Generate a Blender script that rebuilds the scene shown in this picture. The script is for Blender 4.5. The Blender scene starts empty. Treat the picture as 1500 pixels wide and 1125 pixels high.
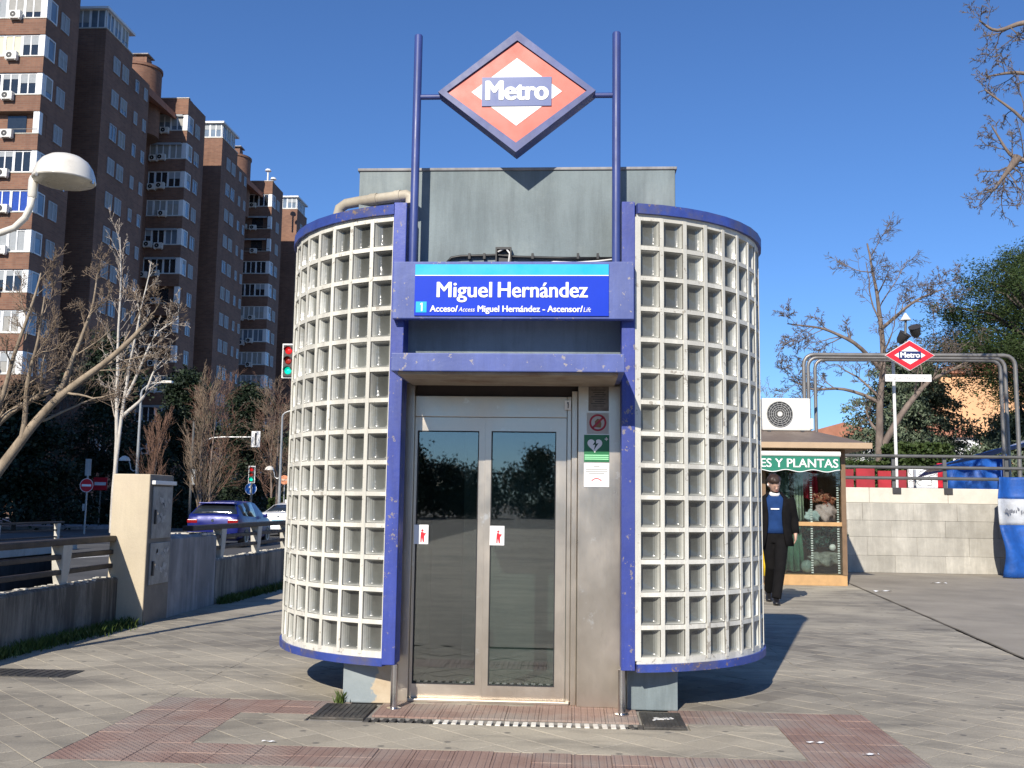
import bpy, bmesh, math, random
import numpy as np
from mathutils import Vector, Matrix

# ------------------------------------------------------------------ camera, sky, sun
S = bpy.context.scene
COL = S.collection
CAM_POS = (0.3951, -6.4005, 1.2756); YAW, PITCH, ROLL = -.061, .1177, .0142
cd = bpy.data.cameras.new('camera'); cam = bpy.data.objects.new('camera', cd); COL.objects.link(cam)
cd.sensor_width = 36.0; cd.sensor_fit = 'HORIZONTAL'; cd.lens = 36.0*1480.3/1500.0
cd.clip_start = .05; cd.clip_end = 5000
_F = Vector((math.sin(YAW)*math.cos(PITCH), math.cos(YAW)*math.cos(PITCH), math.sin(PITCH)))
_R = Vector((math.cos(YAW), -math.sin(YAW), 0)); _U = _R.cross(_F)
_r = _R*math.cos(ROLL) + _U*math.sin(ROLL); _u = -_R*math.sin(ROLL) + _U*math.cos(ROLL)
cam.matrix_world = Matrix(((_r.x, _u.x, -_F.x, CAM_POS[0]), (_r.y, _u.y, -_F.y, CAM_POS[1]), (_r.z, _u.z, -_F.z, CAM_POS[2]), (0, 0, 0, 1)))
S.camera = cam

SUN_EL, SUN_AZ = math.radians(32.8), math.radians(15.9)        # light travels towards +x +y
to_sun = Vector((-math.sin(SUN_AZ)*math.cos(SUN_EL), -math.cos(SUN_AZ)*math.cos(SUN_EL), math.sin(SUN_EL)))
W = bpy.data.worlds.new('World'); S.world = W; W.use_nodes = True
wn = W.node_tree.nodes; wl = W.node_tree.links; wn.clear()
sky = wn.new('ShaderNodeTexSky'); sky.sky_type = 'NISHITA'; sky.sun_disc = False
sky.sun_elevation = SUN_EL; sky.sun_rotation = math.atan2(to_sun.x, to_sun.y)
sky.altitude = 650; sky.air_density = 1.0; sky.dust_density = .1; sky.ozone_density = 5.0
bg = wn.new('ShaderNodeBackground'); bg.inputs['Strength'].default_value = .084
wo = wn.new('ShaderNodeOutputWorld'); tint = wn.new('ShaderNodeMix'); tint.data_type = 'RGBA'; tint.blend_type = 'MULTIPLY'; tint.inputs[0].default_value = 1.0; tint.inputs[7].default_value = (.86, 1.12, 1.44, 1)   # white balance of the photograph
wl.new(sky.outputs[0], tint.inputs[6]); wl.new(tint.outputs[2], bg.inputs[0]); wl.new(bg.outputs[0], wo.inputs[0])
sd = bpy.data.lights.new('sun', 'SUN'); sd.energy = 5.0; sd.angle = math.radians(.53); sd.color = (1, .93, .82)
sun = bpy.data.objects.new('sun', sd); COL.objects.link(sun); sun.location = (-20, -60, 50)
sun.rotation_euler = (-to_sun).to_track_quat('-Z', 'Y').to_euler()
S.view_settings.view_transform = 'Standard'; S.view_settings.look = 'None'
S.view_settings.exposure = 0.25; S.view_settings.gamma = 1.0; S.view_settings.use_curve_mapping = False
S.cycles.max_bounces = 6; S.cycles.transparent_max_bounces = 12
S.cycles.use_denoising = True

# ------------------------------------------------------------------ helpers
rnd = random.Random(7)
def tag(o, label=None, cat=None, group=None, kind=None):
    if label: o['label'] = label
    if cat: o['category'] = cat
    if group: o['group'] = group
    if kind: o['kind'] = kind
    return o
def thing(name, label, cat, loc=(0, 0, 0), rotz=0, group=None):
    o = bpy.data.objects.new(name, None); COL.objects.link(o); o.empty_display_size = .1
    o.location = loc; o.rotation_euler = (0, 0, rotz)
    return tag(o, label, cat, group)
def put(name, me, parent=None, loc=(0, 0, 0), rot=(0, 0, 0)):
    o = bpy.data.objects.new(name, me); COL.objects.link(o)
    o.location = loc; o.rotation_euler = rot
    if parent: o.parent = parent
    return o
class MB:
    """collects polygons; build() links them as one mesh object"""
    def __init__(s): s.v = []; s.f = []; s.m = []
    def add(s, vs, fs, m=0):
        b = len(s.v); s.v += [tuple(p) for p in vs]
        for f in fs: s.f.append(tuple(b+i for i in f)); s.m.append(m)
        return s
    def box(s, x0, x1, y0, y1, z0, z1, m=0):
        return s.add([(x0, y0, z0), (x1, y0, z0), (x1, y1, z0), (x0, y1, z0), (x0, y0, z1), (x1, y0, z1), (x1, y1, z1), (x0, y1, z1)],
                     [(0, 3, 2, 1), (4, 5, 6, 7), (0, 1, 5, 4), (1, 2, 6, 5), (2, 3, 7, 6), (3, 0, 4, 7)], m)
    def obox(s, c, ax, ay, az, m=0):
        """box from centre and three half-axis vectors"""
        c = Vector(c); ax = Vector(ax); ay = Vector(ay); az = Vector(az); vs = []
        for k in (-1, 1):
            for i, j in ((-1, -1), (1, -1), (1, 1), (-1, 1)): vs.append(c+ax*i+ay*j+az*k)
        return s.add(vs, [(0, 3, 2, 1), (4, 5, 6, 7), (0, 1, 5, 4), (1, 2, 6, 5), (2, 3, 7, 6), (3, 0, 4, 7)], m)
    def quad(s, a, b, c, d, m=0): return s.add([a, b, c, d], [(0, 1, 2, 3)], m)
    def prism(s, poly, f0, f1, m=0):
        """poly = 2d points; f0/f1 map a 2d point to the two 3d caps"""
        n = len(poly); vs = [f0(p) for p in poly]+[f1(p) for p in poly]
        fs = [tuple(range(n))[::-1], tuple(range(n, 2*n))]+[(i, (i+1) % n, n+(i+1) % n, n+i) for i in range(n)]
        return s.add(vs, fs, m)
    def tube(s, pts, r, n=8, m=0, caps=True):
        pts = [Vector(p) for p in pts]; k = len(pts)
        rs = r if isinstance(r, (list, tuple)) else [r]*k
        b = len(s.v); side = None
        for i, p in enumerate(pts):
            d = (pts[min(i+1, k-1)]-pts[max(i-1, 0)]).normalized()
            if side is None:
                side = d.cross(Vector((0, 0, 1)))
                if side.length < .1: side = d.cross(Vector((1, 0, 0)))
            else:
                side = side-d*side.dot(d)
                if side.length < 1e-4: side = d.cross(Vector((0, 1, 0)))
            side.normalize(); up = d.cross(side)
            for j in range(n):
                a = 2*math.pi*j/n; s.v.append(tuple(p+(side*math.cos(a)+up*math.sin(a))*rs[i]))
        for i in range(k-1):
            for j in range(n):
                s.f.append((b+i*n+j, b+i*n+(j+1) % n, b+(i+1)*n+(j+1) % n, b+(i+1)*n+j)); s.m.append(m)
        if caps and n > 2:
            s.f.append(tuple(b+j for j in range(n))[::-1]); s.m.append(m)
            s.f.append(tuple(b+(k-1)*n+j for j in range(n))); s.m.append(m)
        return s
    def lathe(s, prof, n=20, c=(0, 0, 0), m=0, axis='z'):
        b = len(s.v); k = len(prof)
        for r, h in prof:
            for j in range(n):
                a = 2*math.pi*j/n; q = (r*math.cos(a), r*math.sin(a), h)
                if axis == 'y': q = (q[0], -q[2], q[1])
                if axis == 'x': q = (q[2], q[0], q[1])
                s.v.append((c[0]+q[0], c[1]+q[1], c[2]+q[2]))
        for i in range(k-1):
            for j in range(n):
                s.f.append((b+i*n+j, b+i*n+(j+1) % n, b+(i+1)*n+(j+1) % n, b+(i+1)*n+j)); s.m.append(m)
        s.f.append(tuple(b+j for j in range(n))[::-1]); s.m.append(m)
        s.f.append(tuple(b+(k-1)*n+j for j in range(n))); s.m.append(m)
        return s
    def loft(s, rings, m=0, closed=True, caps=True):
        n = len(rings[0]); b = len(s.v)
        for r in rings: s.v += [tuple(p) for p in r]
        w = n if closed else n-1
        for i in range(len(rings)-1):
            for j in range(w):
                s.f.append((b+i*n+j, b+i*n+(j+1) % n, b+(i+1)*n+(j+1) % n, b+(i+1)*n+j)); s.m.append(m)
        if caps and closed:
            s.f.append(tuple(b+j for j in range(n))[::-1]); s.m.append(m)
            e = b+(len(rings)-1)*n; s.f.append(tuple(e+j for j in range(n))); s.m.append(m)
        return s
    def mesh(s, name, mats, smooth=False, bevel=0, bseg=2):
        me = bpy.data.meshes.new(name); me.from_pydata(s.v, [], s.f)
        for mt in (mats if isinstance(mats, (list, tuple)) else [mats]): me.materials.append(mt)
        if any(s.m): me.polygons.foreach_set('material_index', s.m)
        if bevel:
            bm = bmesh.new(); bm.from_mesh(me); bmesh.ops.remove_doubles(bm, verts=bm.verts, dist=1e-5)
            es = [e for e in bm.edges if len(e.link_faces) == 2 and e.calc_face_angle(0) > .5]
            bmesh.ops.bevel(bm, geom=es, offset=bevel, segments=bseg, profile=.6, affect='EDGES', clamp_overlap=True)
            bm.to_mesh(me); bm.free()
        if smooth is True: me.polygons.foreach_set('use_smooth', [True]*len(me.polygons))
        elif smooth:
            me.polygons.foreach_set('use_smooth', [True]*len(me.polygons)); me.set_sharp_from_angle(angle=smooth)
        me.update(); return me
    def build(s, name, mats, parent=None, smooth=False, bevel=0, bseg=2, loc=(0, 0, 0), rot=(0, 0, 0)):
        return put(name, s.mesh(name, mats, smooth, bevel, bseg), parent, loc, rot)
def np_mesh(name, V, Fq, mat, smooth=False):
    """fast mesh from numpy arrays; Fq = (n,k) faces"""
    me = bpy.data.meshes.new(name); V = np.asarray(V, np.float32); Fq = np.asarray(Fq, np.int32); k = Fq.shape[1]
    me.vertices.add(len(V)); me.vertices.foreach_set('co', V.ravel())
    me.loops.add(Fq.size); me.loops.foreach_set('vertex_index', Fq.ravel())
    me.polygons.add(len(Fq)); me.polygons.foreach_set('loop_start', np.arange(0, Fq.size, k, dtype=np.int32))
    if smooth: me.polygons.foreach_set('use_smooth', np.ones(len(Fq), bool))
    me.materials.append(mat); me.update(calc_edges=True); me.validate(); return me
def text_mesh(name, body, size, mat, bold=0.0, width=None, sx=1.0, extrude=.001, shear=0.0, align='CENTER', space=1.0):
    c = bpy.data.curves.new(name, 'FONT'); c.body = body; c.size = size; c.align_x = align; c.align_y = 'CENTER'
    c.extrude = extrude; c.shear = shear; c.space_character = space; c.resolution_u = 4
    o = bpy.data.objects.new(name, c); COL.objects.link(o)
    me = bpy.data.meshes.new_from_object(o.evaluated_get(bpy.context.evaluated_depsgraph_get()))
    bpy.data.objects.remove(o); bpy.data.curves.remove(c)
    xs = [v.co.x for v in me.vertices]
    if width: sx = (width-2*bold)/(max(xs)-min(xs))
    me.transform(Matrix.Diagonal((sx, 1, 1, 1))); me.name = name
    if bold:                                   # heavier strokes: copies shifted sideways, each a hair behind the last
        bm = bmesh.new()
        for k, (dx, dz) in enumerate(((0, 0), (-1, 0), (1, 0), (-.5, .35), (.5, .35), (-.5, -.35), (.5, -.35))):
            m2 = me.copy(); m2.transform(Matrix.Translation((dx*bold, dz*bold, -k*.00007))); bm.from_mesh(m2); bpy.data.meshes.remove(m2)
        bm.to_mesh(me); bm.free()
    me.materials.clear(); me.materials.append(mat); return me
def text(name, body, size, mat, parent, loc, bold=0.0, sx=1.0, width=None, rot=(math.pi/2, 0, 0), **k):
    return put(name, text_mesh(name, body, size, mat, bold, width, sx, **k), parent, loc, rot)

# ------------------------------------------------------------------ materials
def nodes(name):
    m = bpy.data.materials.new(name); m.use_nodes = True; nt = m.node_tree
    p = nt.nodes['Principled BSDF']; return m, nt, p
def nd(nt, typ, **k):
    n = nt.nodes.new(typ)
    for a, b in k.items(): setattr(n, a, b)
    return n
def noise(nt, vec, scale, detail=4, rough=.55, stretch=None):
    if stretch:
        mp = nd(nt, 'ShaderNodeVectorMath', operation='MULTIPLY'); nt.links.new(vec, mp.inputs[0]); mp.inputs[1].default_value = stretch; vec = mp.outputs[0]
    n = nd(nt, 'ShaderNodeTexNoise'); nt.links.new(vec, n.inputs['Vector'])
    n.inputs['Scale'].default_value = scale; n.inputs['Detail'].default_value = detail; n.inputs['Roughness'].default_value = rough
    return n.outputs['Fac']
def ramp(nt, fac, stops):
    r = nd(nt, 'ShaderNodeValToRGB'); nt.links.new(fac, r.inputs[0]); e = r.color_ramp.elements
    while len(e) < len(stops): e.new(.5)
    for q, (pos, c) in zip(e, stops):
        q.position = pos; q.color = (c, c, c, 1) if isinstance(c, (int, float)) else (*c, 1)
    return r.outputs[0]
def mix(nt, fac, a, b, blend='MIX'):
    n = nd(nt, 'ShaderNodeMix', data_type='RGBA', blend_type=blend)
    for sock, val in ((n.inputs[0], fac), (n.inputs[6], a), (n.inputs[7], b)):
        if isinstance(val, (int, float)): sock.default_value = val
        elif isinstance(val, tuple): sock.default_value = (*val, 1)
        else: nt.links.new(val, sock)
    return n.outputs[2]
def mathn(nt, op, a, b=None, c=None):
    n = nd(nt, 'ShaderNodeMath', operation=op)
    for i, v in enumerate((a, b, c)):
        if v is None: continue
        if isinstance(v, (int, float)): n.inputs[i].default_value = v
        else: nt.links.new(v, n.inputs[i])
    return n.outputs[0]
def pos(nt): return nd(nt, 'ShaderNodeNewGeometry').outputs['Position']
def objc(nt): return nd(nt, 'ShaderNodeTexCoord').outputs['Object']
def bump(nt, p, h, strength=.3, dist=.01):
    b = nd(nt, 'ShaderNodeBump'); b.inputs['Strength'].default_value = strength; b.inputs['Distance'].default_value = dist
    nt.links.new(h, b.inputs['Height']); nt.links.new(b.outputs[0], p.inputs['Normal'])
def mat(name, col, rough=.6, metal=0.0, var=.12, vs=3.0, streak=0.0, dirt=None, bmp=0.0, bs=60, spec=.5, coat=0.0, local=False, vary_obj=0.0, grain=0.0, chips=None):
    """plain surface: base colour with large blotches, fine grain, optional rain streaks and dirt"""
    m, nt, p = nodes(name); L = nt.links; v = objc(nt) if local else pos(nt)
    c = mix(nt, ramp(nt, noise(nt, v, vs, 6, .62), [(.3, 0.0), (.7, 1.0)]), tuple(x*(1-var) for x in col), tuple(min(1, x*(1+var)) for x in col))
    if grain: c = mix(nt, 1.0, c, ramp(nt, noise(nt, v, 140, 2, .7), [(.3, 1-grain), (.7, 1.0+0*grain)]), 'MULTIPLY')
    if dirt:
        c = mix(nt, ramp(nt, noise(nt, v, vs*.45+.6, 8, .68), [(.5, 0.0), (.66, .8)]), c, dirt)
    if streak:
        c = mix(nt, ramp(nt, mathn(nt, 'MULTIPLY', noise(nt, v, 1.0, 7, .75, (4.3, 4.3, .45)), mathn(nt, 'ADD', noise(nt, v, .9, 3, .6), .5)), [(.40, 0.0), (.58, streak)]), c, tuple(x*.28 for x in col))
    if chips:                                  # small flakes of missing paint, denser in some places
        f = mathn(nt, 'ADD', noise(nt, v, 22, 5, .7), mathn(nt, 'MULTIPLY', noise(nt, v, 1.3, 3, .6), .35))
        c = mix(nt, ramp(nt, f, [(.80, 0.0), (.815, .9)]), c, chips)
    if vary_obj:
        oi = nd(nt, 'ShaderNodeObjectInfo')
        c = mix(nt, 1.0, c, ramp(nt, oi.outputs['Random'], [(0, 1-vary_obj), (1, 1.0)]), 'MULTIPLY')
    L.new(c, p.inputs['Base Color'])
    rr = ramp(nt, noise(nt, v, vs*2.3, 5, .6), [(.25, max(0, rough-.1)), (.75, min(1, rough+.1))]); L.new(rr, p.inputs['Roughness'])
    p.inputs['Metallic'].default_value = metal; p.inputs['Specular IOR Level'].default_value = spec
    if coat: p.inputs['Coat Weight'].default_value = coat; p.inputs['Coat Roughness'].default_value = .08
    if bmp: bump(nt, p, noise(nt, v, bs, 5, .65), bmp, .01)
    return m
def glass_mat(name, tint=(.8, .85, .85), refl=.08, rough=.02):
    """thin pane: mostly clear with a fresnel reflection"""
    m = bpy.data.materials.new(name); m.use_nodes = True; nt = m.node_tree; nt.nodes.clear()
    o = nd(nt, 'ShaderNodeOutputMaterial'); t = nd(nt, 'ShaderNodeBsdfTransparent'); g = nd(nt, 'ShaderNodeBsdfGlossy')
    t.inputs[0].default_value = (*tint, 1); g.inputs['Roughness'].default_value = rough; g.inputs[0].default_value = (1, 1, 1, 1)
    fr = nd(nt, 'ShaderNodeFresnel'); fr.inputs[0].default_value = 1.5
    f2 = mathn(nt, 'ADD', mathn(nt, 'MULTIPLY', fr.outputs[0], 1.0), refl)
    mx = nd(nt, 'ShaderNodeMixShader'); nt.links.new(f2, mx.inputs[0]); nt.links.new(t.outputs[0], mx.inputs[1]); nt.links.new(g.outputs[0], mx.inputs[2])
    nt.links.new(mx.outputs[0], o.inputs[0]); return m
def emit_mat(name, col, s):
    m, nt, p = nodes(name); p.inputs['Base Color'].default_value = (*col, 1)
    p.inputs['Emission Color'].default_value = (*col, 1); p.inputs['Emission Strength'].default_value = s; p.inputs['Roughness'].default_value = .25
    return m
def paving_mat():
    """0.2 m square setts laid diagonally: tone per sett, pale joints, large worn patches"""
    m, nt, p = nodes('paving'); L = nt.links; P = pos(nt)
    mp = nd(nt, 'ShaderNodeMapping'); mp.inputs['Rotation'].default_value = (0, 0, math.radians(45)); mp.inputs['Scale'].default_value = (5, 5, 5)
    L.new(P, mp.inputs['Vector'])
    fl = nd(nt, 'ShaderNodeVectorMath', operation='FLOOR'); L.new(mp.outputs[0], fl.inputs[0])
    sp = nd(nt, 'ShaderNodeSeparateXYZ'); L.new(fl.outputs[0], sp.inputs[0])
    cb = nd(nt, 'ShaderNodeCombineXYZ'); L.new(sp.outputs[0], cb.inputs[0]); L.new(sp.outputs[1], cb.inputs[1])
    wn_ = nd(nt, 'ShaderNodeTexWhiteNoise', noise_dimensions='2D'); L.new(cb.outputs[0], wn_.inputs['Vector'])
    fr = nd(nt, 'ShaderNodeVectorMath', operation='FRACTION'); L.new(mp.outputs[0], fr.inputs[0])
    s2 = nd(nt, 'ShaderNodeSeparateXYZ'); L.new(fr.outputs[0], s2.inputs[0])
    ds = [mathn(nt, 'ABSOLUTE', mathn(nt, 'SUBTRACT', s2.outputs[i], .5)) for i in (0, 1)]
    joint = ramp(nt, mathn(nt, 'MAXIMUM', *ds), [(.468, 0.0), (.488, 1.0)])
    c = ramp(nt, wn_.outputs['Value'], [(0, (.225, .20, .162)), (.5, (.295, .263, .21)), (1, (.35, .313, .25))])
    big = noise(nt, P, .45, 7, .62)
    c = mix(nt, ramp(nt, big, [(.42, 0.0), (.6, .75)]), c, (.50, .445, .345))
    c = mix(nt, ramp(nt, noise(nt, P, 1.0, 6, .7, (.7, 2.6, 1)), [(.47, 0.0), (.66, .75)]), c, (.175, .16, .135))
    c = mix(nt, 1.0, c, ramp(nt, noise(nt, P, 90, 3, .7), [(.3, .8), (.7, 1.08)]), 'MULTIPLY')
    c = mix(nt, ramp(nt, noise(nt, P, 34, 2, .5), [(.70, 0.0), (.74, .6)]), c, (.11, .105, .1))
    vo = nd(nt, 'ShaderNodeTexVoronoi', voronoi_dimensions='2D'); L.new(P, vo.inputs['Vector']); vo.inputs['Scale'].default_value = 2.3
    c = mix(nt, ramp(nt, vo.outputs['Distance'], [(.035, .7), (.05, 0.0)]), c, (.10, .095, .088))
    c = mix(nt, mathn(nt, 'MULTIPLY', joint, .16), c, (.40, .37, .32))
    L.new(c, p.inputs['Base Color']); p.inputs['Roughness'].default_value = .78; p.inputs['Specular IOR Level'].default_value = .35
    h = mathn(nt, 'SUBTRACT', noise(nt, P, 45, 5, .7), mathn(nt, 'MULTIPLY', joint, .5))
    bump(nt, p, h, .35, .006); return m
def tactile_mat(name, kind):
    m, nt, p = nodes(name); L = nt.links; P = pos(nt)
    c = mix(nt, ramp(nt, noise(nt, P, 2.2, 7, .65), [(.35, 0.0), (.65, 1.0)]), (.28, .175, .14), (.39, .27, .22))
    c = mix(nt, ramp(nt, noise(nt, P, 1.1, 6, .6), [(.46, 0.0), (.62, .75)]), c, (.33, .29, .25))
    c = mix(nt, 1.0, c, ramp(nt, noise(nt, P, 110, 3, .7), [(.3, .75), (.7, 1.05)]), 'MULTIPLY')
    oi = nd(nt, 'ShaderNodeObjectInfo'); c = mix(nt, 1.0, c, ramp(nt, oi.outputs['Random'], [(0, .9), (1, 1.04)]), 'MULTIPLY')
    L.new(c, p.inputs['Base Color']); p.inputs['Roughness'].default_value = .75
    sp = nd(nt, 'ShaderNodeSeparateXYZ'); L.new(P, sp.inputs[0]); k = 2*math.pi/.04
    sx = mathn(nt, 'SINE', mathn(nt, 'MULTIPLY', sp.outputs[0], k))
    h = ramp(nt, sx, [(.3, 0.0), (.7, 1.0)])
    if kind == 'dots':
        sy = mathn(nt, 'SINE', mathn(nt, 'MULTIPLY', sp.outputs[1], k)); h = ramp(nt, mathn(nt, 'MULTIPLY', sx, sy), [(.2, 0.0), (.6, 1.0)])
    bump(nt, p, h, .8, .006); return m
def brick_mat(name, base, dark, mortar):
    m, nt, p = nodes(name); L = nt.links; P = pos(nt); sp = nd(nt, 'ShaderNodeSeparateXYZ'); L.new(P, sp.inputs[0])
    cb = nd(nt, 'ShaderNodeCombineXYZ'); L.new(mathn(nt, 'ADD', sp.outputs[0], sp.outputs[1]), cb.inputs[0]); L.new(sp.outputs[2], cb.inputs[1])
    b = nd(nt, 'ShaderNodeTexBrick'); L.new(cb.outputs[0], b.inputs['Vector']); b.inputs['Scale'].default_value = 1.0
    b.inputs['Brick Width'].default_value = .5; b.inputs['Row Height'].default_value = .16; b.inputs['Mortar Size'].default_value = .018
    b.inputs['Color1'].default_value = (*base, 1); b.inputs['Color2'].default_value = (*dark, 1); b.inputs['Mortar'].default_value = (*mortar, 1)
    c = mix(nt, 1.0, b.outputs[0], ramp(nt, noise(nt, P, .35, 6, .6), [(.3, .78), (.7, 1.12)]), 'MULTIPLY')
    c = mix(nt, ramp(nt, noise(nt, P, 1.0, 5, .6, (1.6, 1.6, .12)), [(.5, 0.0), (.75, .35)]), c, tuple(x*.5 for x in dark))
    L.new(c, p.inputs['Base Color']); p.inputs['Roughness'].default_value = .85; return m
def leaf_mat(name, a, b, trans=.15):
    m, nt, p = nodes(name); g = nd(nt, 'ShaderNodeNewGeometry')
    c = ramp(nt, g.outputs['Random Per Island'], [(0, a), (1, b)])
    c = mix(nt, ramp(nt, noise(nt, g.outputs['Position'], .9, 4, .6), [(.35, 0.0), (.7, .7)]), c, tuple(x*.55 for x in a))
    nt.links.new(c, p.inputs['Base Color']); p.inputs['Roughness'].default_value = .6; p.inputs['Specular IOR Level'].default_value = .3
    return m
def bark_mat(name, a, b):
    m, nt, p = nodes(name); P = pos(nt)
    c = mix(nt, ramp(nt, noise(nt, P, 2.4, 7, .7, (1.6, 1.6, .7)), [(.35, 0.0), (.68, 1.0)]), a, b)
    nt.links.new(c, p.inputs['Base Color']); p.inputs['Roughness'].default_value = .9
    bump(nt, p, noise(nt, P, 14, 6, .7, (1.5, 1.5, .5)), .6, .03); return m

K = {}
K['paving'] = paving_mat()
K['tact_rib'] = tactile_mat('red_ribbed_paving', 'ribs'); K['tact_dot'] = tactile_mat('red_studded_paving', 'dots')
K['blue'] = mat('kiosk_blue_paint', (.038, .066, .35), .5, var=.16, vs=3.2, bmp=.12, bs=40, streak=.4, dirt=(.07, .10, .34), grain=.12, chips=(.22, .19, .2))
K['blue_faded'] = mat('faded_blue_paint', (.085, .122, .37), .55, var=.14, vs=3, bmp=.12, bs=40, streak=.3, dirt=(.12, .16, .39), grain=.1, chips=(.30, .27, .27))
K['blue_post'] = mat('post_blue_paint', (.046, .072, .25), .45, var=.15, vs=4, streak=.3, grain=.1)
K['blue_rim'] = mat('rim_blue_paint', (.04, .072, .32), .5, var=.25, vs=5, dirt=(.10, .095, .13), bmp=.15, grain=.15, chips=(.24, .17, .11))
K['cream'] = mat('cream_concrete', (.76, .74, .66), .7, var=.08, vs=4, streak=.35, bmp=.15, bs=80, grain=.12, chips=(.34, .31, .26))
K['shaft'] = mat('grey_painted_render', (.205, .25, .262), .75, var=.14, vs=1.6, dirt=(.27, .31, .31), streak=.35, bmp=.2, bs=35, grain=.1)
def peel_mat():
    m, nt, p = nodes('peeling_grey_paint'); P = pos(nt)
    base = mix(nt, ramp(nt, noise(nt, P, 5, 5, .6), [(.3, 0.0), (.7, 1.0)]), (.24, .28, .29), (.31, .35, .36))
    och = mix(nt, ramp(nt, noise(nt, P, 9, 5, .6), [(.3, 0.0), (.7, 1.0)]), (.46, .36, .24), (.56, .47, .34))
    sp = nd(nt, 'ShaderNodeSeparateXYZ'); nt.links.new(P, sp.inputs[0])
    f = mathn(nt, 'ADD', mathn(nt, 'MULTIPLY', sp.outputs[0], 2.6), mathn(nt, 'MULTIPLY', noise(nt, P, 6, 6, .65), .9))
    f = mathn(nt, 'SUBTRACT', f, mathn(nt, 'MULTIPLY', sp.outputs[2], .3))
    nt.links.new(mix(nt, ramp(nt, mathn(nt, 'ADD', f, 2.15), [(.3, 0.0), (.34, 1.0)]), base, och), p.inputs['Base Color'])
    p.inputs['Roughness'].default_value = .8; bump(nt, p, noise(nt, P, 30, 5, .6), .25, .01); return m
K['peel'] = peel_mat()
def steel_mat(name, col, rough, scr=.35):
    m, nt, p = nodes(name); P = pos(nt)
    n1 = noise(nt, P, 1.6, 7, .65, (1, 1, .7)); n2 = noise(nt, P, 1.0, 3, .6, (240, 240, 2.0))
    c = mix(nt, ramp(nt, n1, [(.35, 0.0), (.68, 1.0)]), tuple(x*.78 for x in col), col)
    c = mix(nt, ramp(nt, noise(nt, P, 7, 8, .75), [(.6, 0.0), (.68, scr)]), c, (.75, .73, .68))
    nt.links.new(c, p.inputs['Base Color']); p.inputs['Metallic'].default_value = .92
    nt.links.new(ramp(nt, n1, [(.3, rough-.08), (.7, rough+.14)]), p.inputs['Roughness'])
    bump(nt, p, n2, .12, .004); return m
K['steel'] = steel_mat('brushed_stainless_steel', (.64, .56, .46), .32, .6)
K['steel_post'] = mat('polished_steel_tube', (.6, .6, .6), .22, 1.0, var=.1)
K['dark_gap'] = mat('dark_rubber', (.02, .02, .022), .7)
K['door_glass'] = glass_mat('door_glass', (.55, .62, .60), .10, .015)
K['white_paint'] = mat('white_paint', (.80, .79, .76), .5, var=.05)
K['board_blue'] = mat('sign_blue_enamel', (.003, .04, .52), .45, var=.05, spec=.2)
K['cyan'] = mat('sign_cyan_enamel', (.0, .42, .72), .35, var=.05)
K['letter'] = mat('white_lettering', (.86, .86, .85), .45, var=.02)
K['sign_red'] = mat('faded_red_enamel', (.62, .115, .075), .45, var=.12, vs=3, streak=.0, coat=.1)
K['sign_navy'] = mat('faded_navy_enamel', (.075, .11, .29), .4, var=.08)
K['red'] = mat('bright_red_enamel', (.62, .015, .03), .4, var=.06)
K['navy'] = mat('navy_enamel', (.012, .025, .12), .4)
K['dark_metal'] = mat('dark_painted_metal', (.045, .042, .042), .5, var=.25, vs=6, bmp=.1)
K['rail_brown'] = mat('weathered_brown_rail', (.038, .030, .026), .6, var=.3, vs=5, bmp=.2, grain=.2)
K['concrete'] = mat('weathered_concrete', (.30, .275, .235), .85, var=.2, vs=1.2, streak=1.0, dirt=(.09, .085, .075), bmp=.4, bs=25, grain=.2)
K['concrete_pale'] = mat('pale_render', (.62, .53, .385), .85, var=.1, vs=1.5, streak=.12, dirt=(.56, .47, .35), bmp=.25, bs=35, grain=.1)
K['concrete_grey'] = mat('grey_render', (.34, .33, .33), .85, var=.15, vs=2, streak=.5, dirt=(.22, .22, .23), bmp=.3, bs=30)
K['coping'] = mat('pale_coping', (.58, .55, .48), .85, var=.12, vs=3, dirt=(.4, .37, .3), bmp=.3)
K['asphalt'] = mat('asphalt', (.085, .083, .08), .9, var=.2, vs=.4, dirt=(.12, .115, .11), bmp=.3, bs=90, grain=.3)
K['plaza_concrete'] = mat('worn_asphalt_concrete', (.34, .30, .24), .85, var=.22, vs=.7, dirt=(.24, .213, .172), bmp=.25, bs=70, grain=.25)
K['mortar'] = mat('sand_joint', (.30, .28, .245), .95, var=.2, vs=8, grain=.2)
K['line'] = mat('white_road_paint', (.62, .61, .58), .7, var=.15, vs=6)
K['iron'] = mat('cast_iron', (.07, .066, .06), .6, .4, var=.3, vs=9, dirt=(.14, .12, .1), bmp=.5, bs=60)
K['black'] = mat('black_plastic', (.012, .012, .013), .45, var=.1)
K['pole_grey'] = mat('galvanised_pole', (.42, .43, .43), .45, .5, var=.12)
K['pole_dark'] = mat('grey_painted_pole', (.13, .13, .125), .5, .3, var=.2)
K['lampwhite'] = mat('ivory_fibreglass', (.74, .70, .62), .35, var=.06, coat=.2, dirt=(.5, .46, .38))
K['ac'] = mat('air_conditioner_white', (.74, .73, .68), .5, var=.06, dirt=(.6, .57, .5))
K['brick'] = brick_mat('red_brown_brick', (.26, .13, .08), (.195, .093, .06), (.215, .14, .10))
K['win_white'] = mat('white_window_frame', (.76, .76, .75), .5, var=.04)
K['win_glass'] = mat('window_glass', (.16, .20, .24), .08, 0, var=.3, vs=.6, spec=.9)
K['win_dark'] = mat('dark_window_glass', (.02, .025, .03), .06, var=.2, spec=.9)
K['blind'] = mat('cream_blind', (.72, .66, .46), .8, var=.05)
K['blindg'] = mat('grey_shutter', (.34, .33, .30), .8, var=.1)
K['win_dull'] = mat('grey_white_frame', (.42, .43, .44), .5, var=.1)
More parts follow.
